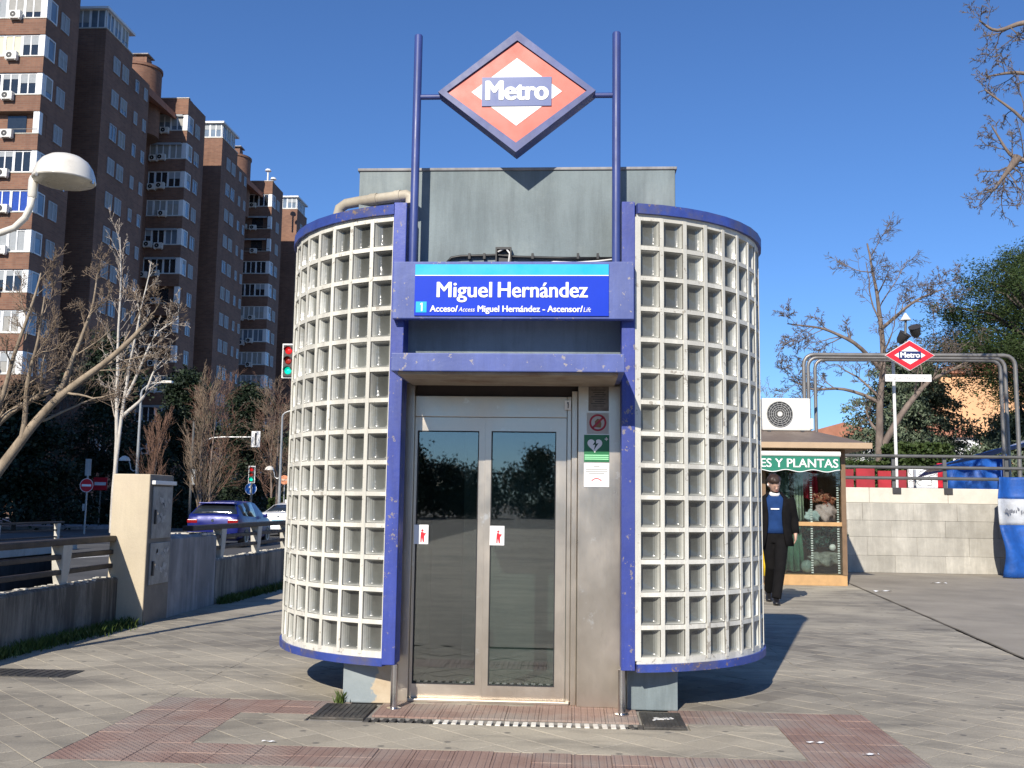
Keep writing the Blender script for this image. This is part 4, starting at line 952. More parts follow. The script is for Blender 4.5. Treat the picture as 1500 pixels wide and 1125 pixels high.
        bpart('chimney', MB().box(-42.6, -41.2, cy-.6, cy+.6, 42.85+dz, 43.9+dz), K['brick']); bpart('chimney_cap', MB().box(-42.8, -41.0, cy-.8, cy+.8, 44.1+dz, 44.2+dz), K['concrete_grey'])
        bpart('chimney_leg', MB().box(-42.5, -42.3, cy-.5, cy-.3, 43.9+dz, 44.1+dz), K['concrete_grey']); bpart('chimney_leg', MB().box(-41.5, -41.3, cy+.3, cy+.5, 43.9+dz, 44.1+dz), K['concrete_grey'])
    z = P_par-2.35; s = 0
    while z > 3:
        for yy in (2.1, 3.75): window('window', W2, 1.15, 1.35, rb.choice(['curtain', 'curtain', 'win_glass', 'blindg']), (-37.995, yp+yy, z), SX)
        if mi < 2:
            for yy in (6.2, 8.0): window('window', W1, .62, 1.1, rb.choice(['curtain', 'win_glass']), (-38.045, yp+yy, z), SX)
        z -= SP; s += 1
for y, h in ((118.6, 2.6), (121.0, 1.4)):
    b = MB(); b.tube([(-40, y+2, 41.5), (-40, y+2, 43.6+h*.3)], .12, 8); b.lathe([(.42, 0), (.3, .25)], 10, (-40, y+2, 43.6+h*.3)); bpart('roof_vent', b, K['win_white'])

# ================================================================== TREES
def tubes_mesh(name, lines, m, sides=4):
    """lines: list of (points Nx3, radii N) -> one mesh of tapered tubes"""
    V = []; Fc = []; off = 0; an = np.arange(sides)*2*math.pi/sides; cs = np.cos(an); sn = np.sin(an)
    for P, r in lines:
        P = np.asarray(P, float); n = len(P); D = np.empty_like(P); D[1:-1] = P[2:]-P[:-2]; D[0] = P[1]-P[0]; D[-1] = P[-1]-P[-2]
        D /= np.linalg.norm(D, axis=1)[:, None]+1e-9
        ref = np.where(np.abs(D[:, 2:3]) > .9, np.array([[1., 0, 0]]), np.array([[0, 0, 1.]]))
        A = np.cross(D, ref); A /= np.linalg.norm(A, axis=1)[:, None]+1e-9; B = np.cross(D, A)
        R = np.asarray(r)[:, None, None]
        V.append((P[:, None, :]+R*(A[:, None, :]*cs[None, :, None]+B[:, None, :]*sn[None, :, None])).reshape(-1, 3))
        i = np.arange(n-1)[:, None]*sides; j = np.arange(sides)[None, :]; j2 = (j+1) % sides
        Fc.append((np.stack([i+j, i+j2, i+sides+j2, i+sides+j], -1)+off).reshape(-1, 4)); off += n*sides
    return np_mesh(name, np.concatenate(V), np.concatenate(Fc), m, True)
def grow(out, p, d, L, r, lvl, cfg, rg):
    n = cfg['seg'][min(lvl, len(cfg['seg'])-1)]; P = [p.copy()]; R = [r]; dd = d.copy()
    wig = cfg['wig']*(1, .85, .6, .45, .4)[min(lvl, 4)]; tr = cfg['trop'][min(lvl, len(cfg['trop'])-1)]; end = cfg.get('end', .35)
    dirs = []
    for k in range(n):
        dd = dd+rg.normal(size=3)*wig; dd[2] += tr; dd /= np.linalg.norm(dd)
        P.append(P[-1]+dd*L/n); R.append(r*(1-(1-end)*(k+1)/n)); dirs.append(dd.copy())
    out.append((lvl, np.array(P), np.array(R)))
    kids(out, P, R, dirs, L, lvl, cfg, rg)
def kids(out, P, R, dirs, L, lvl, cfg, rg):
    if lvl >= cfg['max']: return
    n = len(dirs); nc = cfg['kids'][min(lvl, len(cfg['kids'])-1)]
    for c in range(nc):
        t = cfg.get('start', .25)+(1-cfg.get('start', .25))*(c+rg.rand())/nc
        k = min(n-1, int(t*n)); f = t*n-k; q = P[k]+(P[k+1]-P[k])*f; rr = R[k]+(R[k+1]-R[k])*f
        ax = rg.normal(size=3); ax -= dirs[k]*ax.dot(dirs[k]); ax /= np.linalg.norm(ax)+1e-9
        a = math.radians(cfg['ang'][0]+(cfg['ang'][1]-cfg['ang'][0])*rg.rand())
        nd_ = dirs[k]*math.cos(a)+ax*math.sin(a)
        grow(out, np.array(q), nd_, L*cfg['lr']*(.6+.6*rg.rand())*(1.05-.4*t), max(rr*cfg['rr']*(.7+.4*rg.rand()), cfg['rmin']), lvl+1, cfg, rg)
def plant_tree(name, label, cat, base, lines, thick_lvl, mats, group=None, split=None):
    t = thing(name, label, cat, base, 0, group); B = np.array(base)
    A = [(P-B, R) for l, P, R in lines if l <= thick_lvl]; C_ = [(P-B, R) for l, P, R in lines if l > thick_lvl]
    put('trunk', tubes_mesh('trunk', A, mats[0], 7), t)
    if C_: put('crown', tubes_mesh('crown', C_, mats[1], 3), t)
    return t
def limb(out, pts, r0, r1, cfg, rg, lvl=0, Lk=None):
    """a measured limb: smooth the polyline, then let branches grow from it"""
    pts = [np.array(p, float) for p in pts]; P = []
    for a, b_ in zip(pts, pts[1:]):
        for k in range(4): P.append(a+(b_-a)*k/4+rg.normal(size=3)*np.linalg.norm(b_-a)*.018)
    P.append(pts[-1]); P = np.array(P)
    for _ in range(2): P[1:-1] = (P[:-2]+P[1:-1]*2+P[2:])/4
    R = np.linspace(r0, r1, len(P)); dirs = [(b_-a)/(np.linalg.norm(b_-a)+1e-9) for a, b_ in zip(P, P[1:])]
    out.append((lvl, P, R)); L = np.linalg.norm(P[-1]-P[0]) if Lk is None else Lk
    kids(out, list(P), list(R), dirs, L, lvl, cfg, rg)
def leaf_cloud(C_, n, spread, size, rg, droop=0.0, flat=1.0, aspect=3.0):
    """n little leaf quads round each centre in C_ (k,3)"""
    k = len(C_); c = np.repeat(C_, n, 0)+rg.normal(size=(k*n, 3))*np.array([spread, spread, spread*flat])
    d = rg.normal(size=(k*n, 3)); d[:, 2] = d[:, 2]*.6-droop; d /= np.linalg.norm(d, axis=1)[:, None]
    u = np.cross(d, rg.normal(size=(k*n, 3))); u /= np.linalg.norm(u, axis=1)[:, None]+1e-9
    s = size*(.6+.8*rg.rand(k*n, 1)); a = d*s; w = u*s/aspect
    V = np.stack([c-w*.5, c+a*.5-w, c+a, c+a*.5+w], 1).reshape(-1, 3); F_ = np.arange(k*n*4).reshape(-1, 4); return V, F_

# big bare tree leaning in from the left edge
rg = np.random.RandomState(3); out = []
cfg = dict(seg=[6, 7, 6, 5, 4], wig=.19, trop=[.05, .05, .04, .03], kids=[8, 7, 6, 3, 0], ang=(22, 50), lr=.60, rr=.42, rmin=.0085, max=4, start=.2)
A_ = [(-20.2, 24.3, -.3), (-19.4, 24.2, .2), (-18.5, 24.0, .57), (-17.31, 24.0, 2.05), (-16.32, 24.0, 3.5), (-15.62, 24.0, 4.4), (-14.26, 24.0, 5.38), (-13.12, 23.8, 6.35), (-12.6, 23.7, 6.9)]
limb(out, A_, .23, .05, dict(cfg, start=.5), rg, 0, 3.5)
limb(out, [(-19.4, 24.4, 1.2), (-19.04, 24.7, 1.84), (-17.84, 24.7, 3.76), (-16.55, 24.7, 4.51), (-15.24, 24.7, 5.03), (-14.27, 24.7, 5.58)], .15, .04, cfg, rg, 0, 3.3)
limb(out, [(-18.5, 24.0, 1.6), (-17.88, 23.4, 2.85), (-17.1, 23.4, 3.91), (-16.8, 23.4, 5.6), (-16.27, 23.4, 7.31), (-16.11, 23.4, 8.17)], .11, .025, cfg, rg, 0, 2.7)
limb(out, [(-15.62, 24.0, 4.4), (-15.28, 24.3, 5.91), (-14.93, 24.5, 7.21), (-14.9, 24.6, 8.42)], .085, .02, cfg, rg, 0, 2.5)
limb(out, [(-16.62, 24.0, 3.12), (-16.53, 23.8, 4.82), (-16.07, 23.5, 6.12), (-15.94, 23.4, 7.43)], .085, .02, cfg, rg, 0, 2.6)
plant_tree('bare_tree', 'large bare tree leaning in from the left edge above the guard rail', 'tree', (-20.2, 24.3, -.3), out, 1, (K['bark'], K['twig']))
# pale dead tree and a birch against the dark building
rg = np.random.RandomState(8); out = []
cfgb = dict(seg=[8, 6, 5, 4], wig=.11, trop=[.03, .10, .06, .0], kids=[30, 8, 6, 0], ang=(20, 50), lr=.25, rr=.36, rmin=.011, max=3, start=.3)
limb(out, [(-19.2, 36, -.3), (-19.26, 36, 5.06), (-19.39, 36, 8.65), (-19.61, 36, 12.7)], .11, .02, cfgb, rg, 0, 8)
plant_tree('birch_tree', 'tall slender tree with a white upright stem before the brick building', 'tree', (-19.2, 36, -.3), out, 0, (K['bark_pale'], K['twig_pale']))
rg = np.random.RandomState(5); out = []
cfgd = dict(seg=[8, 6, 5, 4], wig=.16, trop=[.02, .06, .02, -.03], kids=[9, 7, 6, 0], ang=(25, 70), lr=.42, rr=.45, rmin=.012, max=3, start=.3)
limb(out, [(-18.3, 34, -.3), (-18.2, 34, 3.5), (-17.99, 34, 6.0), (-17.9, 34, 7.2), (-17.62, 34, 8.88), (-17.26, 34, 11.1)], .09, .02, cfgd, rg, 0, 4)
limb(out, [(-17.99, 34, 5.4), (-17.59, 34, 6.3), (-16.98, 34, 8.02), (-15.95, 34, 8.74)], .07, .02, cfgd, rg, 0, 3.4)
limb(out, [(-18.1, 34, 4.6), (-17.2, 34, 5.4), (-16.9, 34, 6.5), (-16.4, 34, 7.1)], .08, .02, cfgd, rg, 0, 3.0)
plant_tree('dead_tree', 'pale barkless tree with crooked sunlit branches right of the white stem', 'tree', (-18.3, 34, -.3), out, 1, (K['bark_pale'], K['twig_pale']))
# young upright street trees
cfgf = dict(seg=[6, 6, 5, 4], wig=.07, trop=[.02, .12, .10, .06], kids=[30, 8, 6, 0], ang=(14, 34), lr=.52, rr=.40, rmin=.010, max=3, start=.16)
for k, (lab, x, y, h, m, s) in enumerate((('small upright bare tree behind the utility pillar', -19.1, 40, 4.6, 'twig_red', 1), ('upright fan-shaped bare tree behind the blue hatchback', -16.6, 39, 5.9, 'twig', 2),
                                          ('broad bare tree with fine brown twigs left of the overhead traffic light', -19.0, 47, 6.8, 'twig_red', 3), ('bare tree with ochre-brown twigs beside the glass block wall', -17.2, 53, 7.0, 'twig', 4), ('bare brown tree behind the blue arrow sign', -19.6, 60, 7.6, 'twig_red', 5),
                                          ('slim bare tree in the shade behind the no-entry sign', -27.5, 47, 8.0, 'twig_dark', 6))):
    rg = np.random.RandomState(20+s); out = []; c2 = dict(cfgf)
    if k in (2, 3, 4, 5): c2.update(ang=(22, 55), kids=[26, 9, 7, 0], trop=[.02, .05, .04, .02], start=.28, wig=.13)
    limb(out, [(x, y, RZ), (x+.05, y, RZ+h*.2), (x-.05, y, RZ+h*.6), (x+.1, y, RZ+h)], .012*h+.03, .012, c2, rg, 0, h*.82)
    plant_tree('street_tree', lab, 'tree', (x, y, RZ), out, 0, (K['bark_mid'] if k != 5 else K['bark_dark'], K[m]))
# evergreens in the shade at the foot of the building
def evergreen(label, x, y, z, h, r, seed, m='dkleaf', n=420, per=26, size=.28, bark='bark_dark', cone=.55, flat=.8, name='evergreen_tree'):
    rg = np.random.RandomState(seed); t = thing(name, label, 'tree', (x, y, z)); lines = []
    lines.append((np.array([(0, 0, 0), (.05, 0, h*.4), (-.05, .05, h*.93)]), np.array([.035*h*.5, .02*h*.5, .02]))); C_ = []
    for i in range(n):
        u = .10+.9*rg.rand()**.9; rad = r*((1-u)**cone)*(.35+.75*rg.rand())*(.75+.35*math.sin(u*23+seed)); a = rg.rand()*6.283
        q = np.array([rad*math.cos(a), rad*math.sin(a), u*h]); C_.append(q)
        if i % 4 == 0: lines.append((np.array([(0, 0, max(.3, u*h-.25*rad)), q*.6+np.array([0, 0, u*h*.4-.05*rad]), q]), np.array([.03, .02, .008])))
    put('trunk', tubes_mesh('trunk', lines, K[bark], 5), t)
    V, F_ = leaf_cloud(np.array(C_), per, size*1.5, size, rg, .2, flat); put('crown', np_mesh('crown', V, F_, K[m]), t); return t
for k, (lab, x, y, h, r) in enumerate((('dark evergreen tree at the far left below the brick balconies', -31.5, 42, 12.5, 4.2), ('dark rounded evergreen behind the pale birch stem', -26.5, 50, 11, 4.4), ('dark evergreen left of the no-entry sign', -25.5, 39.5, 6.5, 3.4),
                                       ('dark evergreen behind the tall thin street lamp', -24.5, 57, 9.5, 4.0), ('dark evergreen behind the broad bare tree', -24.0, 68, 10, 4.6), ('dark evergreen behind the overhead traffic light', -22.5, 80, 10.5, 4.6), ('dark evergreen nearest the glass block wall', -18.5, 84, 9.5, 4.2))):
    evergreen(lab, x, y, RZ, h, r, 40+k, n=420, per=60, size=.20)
def hedge(label, x0, x1, y0, y1, z0, z1, n, m='hedge', size=.09):
    rg = np.random.RandomState(int(n)); t = thing('hedge', label, 'hedge', ((x0+x1)/2, (y0+y1)/2, z0)); w, d, h = (x1-x0)/2, (y1-y0)/2, z1-z0
    MB().box(-w*.93, w*.93, -d*.9, d*.9, 0, h*.94).build('twigs', K['bark_dark'], t)
    P = rg.rand(n, 3)*2-1; f = rg.randint(0, 4, n); P[f == 0, 1] = -1; P[f == 1, 2] = 1; P[f == 2, 0] = np.sign(P[f == 2, 0]); P[f == 3, 1] = -1
    P = P*np.array([w, d, h/2])+np.array([0, 0, h/2]); V, F_ = leaf_cloud(P, 3, .05, size, rg, 0, 1, 2); put('foliage', np_mesh('foliage', V, F_, K[m]), t); return t
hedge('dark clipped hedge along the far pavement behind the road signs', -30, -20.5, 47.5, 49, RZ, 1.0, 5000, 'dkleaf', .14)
hedge('green clipped hedge left of the white taxi', -18.0, -14.9, 54.5, 56, RZ, 1.3, 3500, 'hedge', .12)
# wooded edge of the square behind the viewer, seen only as reflections in the doors
rg = np.random.RandomState(77); C_ = []
for i in range(30):
    x0 = -72+i*4.9+rg.normal()*1.2; h = 4+3.6*rg.rand(); r = 2.6+1.2*rg.rand(); y0 = -96+rg.normal()*3
    for k in range(110):
        a = rg.rand()*6.283; u = rg.rand(); w = math.sqrt(max(.1, 1-(2*u-.9)**2)); C_.append((x0+r*w*math.cos(a)*math.sqrt(rg.rand()), y0+r*w*math.sin(a)*.7, .3+u*h))
V, F_ = leaf_cloud(np.array(C_), 60, .5, .24, rg, 0, 1, 1.6); o = put('wooded_edge', np_mesh('wooded_edge', V, F_, K['dkleaf'])); o['kind'] = 'stuff'; o['label'] = 'row of trees across the square reflected in the doors'

# ================================================================== RIGHT SIDE
# ------------------------------------------------------------------ flower stall
wood = mat('golden_wood', (.50, .30, .13), .6, var=.15, vs=6, bmp=.1); wood_d = mat('brown_wood', (.20, .125, .07), .65, var=.2, vs=6, bmp=.15)
fs = thing('flower_stall', 'small brown flower stall with a green awning and display windows', 'stall', (4.1, 10.85, 0))
X0, X1, YD = -2.1, .84, 2.6                             # local extents; front face at y=0
MB().box(X0, X1, .0, YD, 0, .17).build('plinth', wood, fs, bevel=.006)
for x in (X1-.07, -.55, -1.95): MB().box(x, x+.075, -.012, .06, .17, 2.24).build('front_post', wood_d, fs, bevel=.004)
for x in (X0, X1-.07): MB().box(x, x+.07, YD-.08, YD, .17, 2.24).build('rear_post', wood_d, fs)
MB().box(X0, X1-.002, .0, .07, .975, 1.04).build('cross_rail', wood, fs, bevel=.004)
MB().box(X0, X1, .005, .075, 2.14, 2.24).build('lintel', wood_d, fs)
MB().box(X0, X1, YD-.04, YD-.01, .17, 2.24).build('rear_wall', wood_d, fs); MB().box(X1-.05, X1-.01, .08, YD-.1, .17, 2.24).build('side_wall', wood_d, fs)
MB().box(X0, X1-.06, .5, YD-.06, .171, .19).build('stall_floor', wood_d, fs)
for x0, x1, z0, z1 in ((-.47, X1-.075, .18, .97), (-.47, X1-.075, 1.045, 2.13), (-1.87, -.56, .18, .97), (-1.87, -.56, 1.045, 2.13)):
    MB().box(x0, x1, .02, .028, z0, z1).build('window_pane', glass_mat('stall_glass', (.80, .84, .82), .03), fs)
chk = MB()
for x in (X1-.125, .28):
    for k in range(48): chk.box(x-.018, x+.018, .031, .034, .2+k*.04, .22+k*.04)
chk.build('chequered_strip', K['letter'], fs)
b = MB(); e = .34                                      # hipped roof with deep eaves
lo = [(X0-e, -e-.02), (X1+e, -e-.02), (X1+e, YD+e), (X0-e, YD+e)]; hi = [(X0+.5, .75), (X1-.55, .75), (X1-.55, YD-.75), (X0+.5, YD-.75)]
b.loft([[(x, y, 2.26) for x, y in lo], [(x, y, 2.335) for x, y in lo], [(x, y, 2.66) for x, y in hi]]); b.build('roof', mat('brown_sheet_roof', (.17, .13, .105), .6, var=.12, vs=3), fs)
MB().box(X0-e-.01, X1+e+.01, -e-.045, -e-.021, 2.25, 2.345).build('fascia', mat('tan_fascia', (.46, .33, .21), .55, var=.1), fs, bevel=.004)
MB().box(X0-e+.02, X1+e-.02, -e, YD+e-.02, 2.242, 2.258).build('soffit', wood_d, fs)
aw = MB(); n = 60; rows = [[], [], []]
for i in range(n+1):
    x = -1.95+i*(2.62/n); z = 1.885+.018*math.cos(i*2*math.pi/10); rows[0].append((x, -.26, 2.115)); rows[1].append((x, -.335, 2.10)); rows[2].append((x, -.345, z))
aw.loft(rows, closed=False); awn = aw.build('awning', mat('green_awning', (.01, .19, .12), .7, var=.08), fs); md = awn.modifiers.new('thick', 'SOLIDIFY'); md.thickness = .004
aw = MB(); aw.loft([[(x, y-.003, z-.012) for x, y, z in rows[2]], [(x, y-.003, z+.004) for x, y, z in rows[2]]], closed=False); o = aw.build('awning_piping', K['letter'], awn); md = o.modifiers.new('t', 'SOLIDIFY'); md.thickness = .003
b = MB(); b.tube([(-1.97, -.29, 2.155), (.69, -.29, 2.155)], .048, 12); b.build('awning_roller', K['white_paint'], fs, smooth=.6)
text('awning_lettering', 'FLORES Y PLANTAS', (.2), K['letter'], awn, (.645, -.352, 1.995), bold=.0035, width=1.74, align='RIGHT')
# goods behind the glass
def cloth(label, x, z0, z1, w, m, y, name='hanging_cloth'):
    b = MB(); n = 18; r0 = []; r1 = []; r2 = []
    for i in range(n+1):
        u = i/n; dx = (u-.5)*w; f = .035*math.sin(u*19+x*7)
        r0.append((dx*.75, f*.5, z1-z0)); r1.append((dx*.9, f, (z1-z0)*.5)); r2.append((dx, f*1.3, .02*math.sin(u*9)))
    b.loft([r0, r1, r2], closed=False); o = b.build(name, m, smooth=True, loc=(x, y, z0)); md = o.modifiers.new('t', 'SOLIDIFY'); md.thickness = .008
    return tag(o, label, 'cloth')
gm = mat('moss_green_cloth', (.05, .16, .10), .9, var=.3, vs=12)
cloth('dark green cloth hanging in the stall window behind the man', 3.95, 1.1, 2.1, .30, mat('grey_green_cloth', (.16, .24, .19), .9, var=.25, vs=12), 11.15)
cloth('pale green cloth hanging in the stall window', 4.22, 1.06, 2.08, .16, mat('pale_green_cloth', (.42, .5, .38), .9, var=.2, vs=12), 11.1)
cloth('red cloth hanging in the stall window', 4.42, 1.42, 2.1, .26, mat('red_cloth', (.55, .02, .05), .9, var=.25, vs=12), 11.12)
cloth('green cloth draped low behind the stall glass', 4.12, .22, .95, .34, gm, 11.08)
cloth('yellow plastic bag on the ground behind the man', 3.52, .18, .86, .26, mat('yellow_plastic', (.75, .52, .02), .5, var=.1, vs=10), 10.62, 'yellow_bag')
def lump(name, label, cat, loc, r, m, seed, sq=(1, 1, 1), amp=.25):
    rg = np.random.RandomState(seed); bm = bmesh.new(); bmesh.ops.create_icosphere(bm, subdivisions=3, radius=1.0)
    ph = rg.rand(3, 3)*6
    for v in bm.verts:
        k = 1+amp*(math.sin(v.co.x*4+ph[0, 0])*math.sin(v.co.y*5+ph[0, 1])+.6*math.sin(v.co.z*7+ph[1, 0]+v.co.x*6)); v.co = Vector((v.co.x*r*sq[0]*k, v.co.y*r*sq[1]*k, v.co.z*r*sq[2]*k))
    me = bpy.data.meshes.new(name); bm.to_mesh(me); bm.free(); me.materials.append(m); me.polygons.foreach_set('use_smooth', [True]*len(me.polygons)); return tag(put(name, me, None, loc), label, cat)
lump('plastic_bag', 'pinkish white plastic bag on the stall shelf', 'bag', (4.68, 11.1, 1.21), .17, mat('pink_white_plastic', (.66, .5, .5), .4, var=.2, vs=14), 1, (1, .8, .95))
lump('plastic_bag', 'small pale blue plastic bag beside the pink bag on the stall shelf', 'bag', (4.44, 11.08, 1.14), .11, mat('pale_blue_plastic', (.55, .66, .68), .4, var=.15, vs=14), 2, (1.1, .8, .9))
rgx = np.random.RandomState(14); V, F_ = leaf_cloud(np.array([(4.66+.09*rgx.normal(), 11.06+.04*rgx.normal(), 1.43+.045*rgx.normal()) for k in range(40)]), 16, .012, .028, rgx, 0, 1, 1.5)
o = put('flower_bunch', np_mesh('flower_bunch', V, F_, leaf_mat('orange_pink_petals', (.75, .20, .12), (.85, .62, .45)))); tag(o, 'bunch of orange and pink flowers on top of the pink bag', 'flowers')
lump('white_ball', 'white ball on the goods in the lower stall window', 'ball', (4.76, 11.06, .62), .055, K['letter'], 4, amp=.02)
lump('goods_basket', 'grey basket of goods in the lower stall window', 'basket', (4.62, 11.1, .42), .17, mat('grey_goods', (.22, .23, .21), .8, var=.5, vs=18), 5, (1.3, .8, .7), .3)
lump('glass_jar', 'clear round jar in the lower stall window', 'jar', (4.33, 11.06, .30), .10, mat('greenish_glassware', (.20, .27, .25), .1, var=.2, spec=.8), 6, (1, 1, 1.1), .03)
rgx = np.random.RandomState(4); V, F_ = leaf_cloud(np.array([(4.6+.16*rgx.normal(), 11.2+.05*rgx.normal(), .78+.10*rgx.normal()) for k in range(60)]), 14, .03, .05, rgx, 0, 1, 2)
o = put('ivy_plant', np_mesh('ivy_plant', V, F_, leaf_mat('teal_leaves', (.02, .07, .06), (.05, .13, .11)))); tag(o, 'dark teal leafy plant in the lower stall window', 'plant')
# air conditioner on the roof
ac = thing('air_conditioner', 'white air conditioner unit standing on the flower stall roof', 'air conditioner', (4.11, 11.5, 2.60))
MB().box(-.43, .40, -.15, .16, 0, .565).build('casing', K['ac'], ac, bevel=.025); MB().box(.4005, .46, -.1, .12, .03, .22).build('valve_cover', K['ac'], ac, bevel=.015)
b = MB(); annulus(b, .0, .225, -.157, -.1505, 32, (-.13, .285)); b.build('fan_recess', K['black'], ac)
for k, r in enumerate((.22, .185, .15, .115, .08)): b = MB(); annulus(b, r-.006, r+.004, -.170, -.160, 32, (-.13, .285)); b.build('grille_ring', mat('grille_grey_%d' % k, (.30, .30, .29), .5) if k == 0 else bpy.data.materials['grille_grey_0'], ac)
b = MB()
for k in range(8): a = math.pi*k/8+.2; b.obox((-.13, -.164, .285), (.22*math.cos(a), 0, .22*math.sin(a)), (0, .003, 0), (-.003*math.sin(a), 0, .003*math.cos(a)))
b.build('grille_spokes', bpy.data.materials['grille_grey_0'], ac); b = MB(); annulus(b, 0, .042, -.178, -.1705, 20, (-.13, .285)); b.build('hub', K['ac'], ac)
for x in (-.35, .22): MB().box(x, x+.06, -.2, .2, -.14, -.002).build('foot_rail', K['dark_metal'], ac)

# ------------------------------------------------------------------ granite stair wall with railing
sw = thing('stone_wall', 'pale granite wall of the metro stairway beside the flower stall', 'wall', (6.6, 14.6, 0))
stone = mat('pale_granite', (.56, .53, .46), .8, var=.2, vs=2.0, dirt=(.40, .375, .32), streak=.3, bmp=.35, bs=45, grain=.18, vary_obj=.16); cap = mat('cream_granite', (.74, .69, .58), .8, var=.1, vs=3, dirt=(.6, .55, .45), bmp=.2, grain=.12, vary_obj=.1)
MB().box(-1.75, 2.89, .024, .34, 0, 1.66).build('core', stone, sw)
zc = [0, .34, .71, 1.04, 1.385]
for r in range(4):
    x = -1.76-(.45 if r % 2 else 0); rr = random.Random(r)
    while x < 2.9:
        w = rr.uniform(.85, 1.12); x0, x1 = max(x, -1.76), min(x+w, 2.9)
        if x1-x0 > .05: MB().box(x0+.001, x1-.001, rr.uniform(-.005, .004), .03, zc[r]+.001, zc[r+1]-.001).build('stone_block', stone, sw, bevel=.006, bseg=1)
        x += w
for x0, x1 in ((-1.76, -.2), (-.19, 1.36), (1.37, 2.9)): MB().box(x0, x1, .012, .36, 1.395, 1.70).build('coping_stone', cap, sw, bevel=.012)
sr = thing('stair_railing', 'grey three-bar tube railing on top of the granite wall', 'railing', (6.6, 14.72, 1.70))
for z in (.65, .42, .20): b = MB(); b.tube([(-1.85, 0, z), (-1.80, 0, z), (3.6, 0, z)], .034, 12); b.build('rail', K['pole_dark'], sr, smooth=.6)
for x in (-1.66, .35, 1.37, 2.6): MB().box(x-.035, x+.035, .035, .075, .0, .68).build('post', K['pole_dark'], sr); MB().box(x-.085, x+.085, -.135, .0, -.12, .006).build('bracket', K['dark_metal'], sr, bevel=.006)
# ------------------------------------------------------------------ tarpaulins at the right edge
tb = mat('blue_tarpaulin', (.010, .09, .38), .6, var=.3, vs=5, bmp=.9, bs=9, grain=.15); tw = mat('white_tarpaulin', (.48, .50, .53), .65, var=.2, vs=5, bmp=.8, bs=9, dirt=(.36, .36, .36), grain=.12)
tp = thing('market_cover', 'blue and white striped cover hanging at the right edge of the granite wall', 'cover', (8.6, 13.75, 0))
for z0, z1, m in ((.02, 1.0, tb), (1.0, 1.5, tw), (1.5, 1.92, tb)):
    b = MB(); rows = []; nz = 9
    for k in range(nz):
        z = z0+(z1-z0)*k/(nz-1); row = []
        for i in range(26):
            u = i/25; row.append((-.04+.05*math.sin(z*4)+u*2.0, -.10*math.sin(u*9+z*1.7)-.05*math.sin(u*23+z)-.14*(1-z/1.92)+.02*math.sin(z*9), z))
        rows.append(row)
    b.loft(rows, closed=False); o = b.build('stripe', m, tp, smooth=True); md = o.modifiers.new('t', 'SOLIDIFY'); md.thickness = .01
b = MB(); rr = random.Random(9)
for q in range(13):
    x, z = .06+.045*q, 1.27+rr.uniform(-.03, .03); y = -.10*math.sin((x+.04)/2*9+z*1.7)-.05*math.sin((x+.04)/2*23+z)-.14*(1-z/1.92)+.02*math.sin(z*9)-.02
    b.obox((x, y, z), (rr.uniform(.006, .02), 0, rr.uniform(-.02, .02)), (0, .004, 0), (rr.uniform(-.006, .006), 0, rr.uniform(.02, .045)))
b.build('faded_marks', mat('faded_print', (.16, .17, .2), .8), tp)
st = thing('market_stall', 'blue and white market stall tarpaulin behind the stair railing', 'stall', (10.7, 19.5, 0))
for k, (m, a0, a1) in enumerate(((tb, 0, .36), (tw, .36, .62), (tb, .62, 1.0))):
    b = MB(); rows = []
    for i in range(8):
        u = i/7; row = []
        for j in range(9):
            v = a0+(a1-a0)*j/8; row.append((-1.0+u*4.2, v*2.6, 2.35+1.55*(1-v*.25)*u**1.2+.07*math.sin(u*8+v*5)-.25*(1-u)*(v-.2)))
        rows.append(row)
    b.loft(rows, closed=False); o = b.build('roof_sheet', m, st, smooth=True); md = o.modifiers.new('t', 'SOLIDIFY'); md.thickness = .01
b = MB(); rows = []
for i in range(14):
    u = i/13; rows.append([(-1.0+u*1.5, .02-.08*math.sin(u*14), 2.38+.30*u), (-1.0+u*1.5, -.05-.09*math.sin(u*14+.6), 1.98), (-1.0+u*1.5, -.08*math.sin(u*13), 1.5)])
b.loft(rows, closed=False); o = b.build('side_sheet', tb, st, smooth=True); md = o.modifiers.new('t', 'SOLIDIFY'); md.thickness = .01
for x, y in ((-.95, .05), (-.95, 2.5), (3.1, .05), (3.1, 2.5)): MB().box(x-.03, x+.03, y-.03, y+.03, 0, 2.35).build('leg', K['pole_grey'], st)
# ------------------------------------------------------------------ metro portal: three bent tubes with sign
K['pole_mid'] = mat('mid_grey_tube', (.22, .21, .20), .45, .4, var=.15)
pf = thing('metro_portal', 'three bent grey tubes framing the metro stairway entrance', 'portal', (7.7, 16, 0))
for y, x0, x1, zt in ((0, -2.24, 2.29, 4.63), (1.6, -1.78, 2.74, 4.80), (3.2, -1.24, 3.30, 4.98)):
    r = .22; pts = [(x0, y, 0), (x0, y, zt-r)]+[(x0+r-r*math.cos(a), y, zt-r+r*math.sin(a)) for a in (.4, .8, 1.2)]+[(x0+r, y, zt), (x1-r, y, zt)]+[(x1-r+r*math.sin(a), y, zt-r+r*math.cos(a)) for a in (.4, .8, 1.2)]+[(x1, y, zt-r), (x1, y, 0)]
    b = MB(); b.tube(pts, .044, 12); b.build('tube_frame', K['pole_mid'], pf, smooth=.6)
m2 = thing('metro_sign', 'small bright red metro diamond hanging on the portal at the right', 'sign', (7.70, 15.90, 4.60))
def rh2(name, w, h, y0, y1, m, par): b = MB(); b.prism(rhomb(w, h), lambda p: (p[0], y0, p[1]), lambda p: (p[0], y1, p[1])); return b.build(name, m, par)
c2 = rh2('casing', .53, .335, -.06, .045, K['letter'], m2); f2 = rh2('red_face', .515, .322, -.068, -.0605, K['red'], m2); rh2('white_diamond', .33, .20, -.073, -.0685, K['letter'], f2)
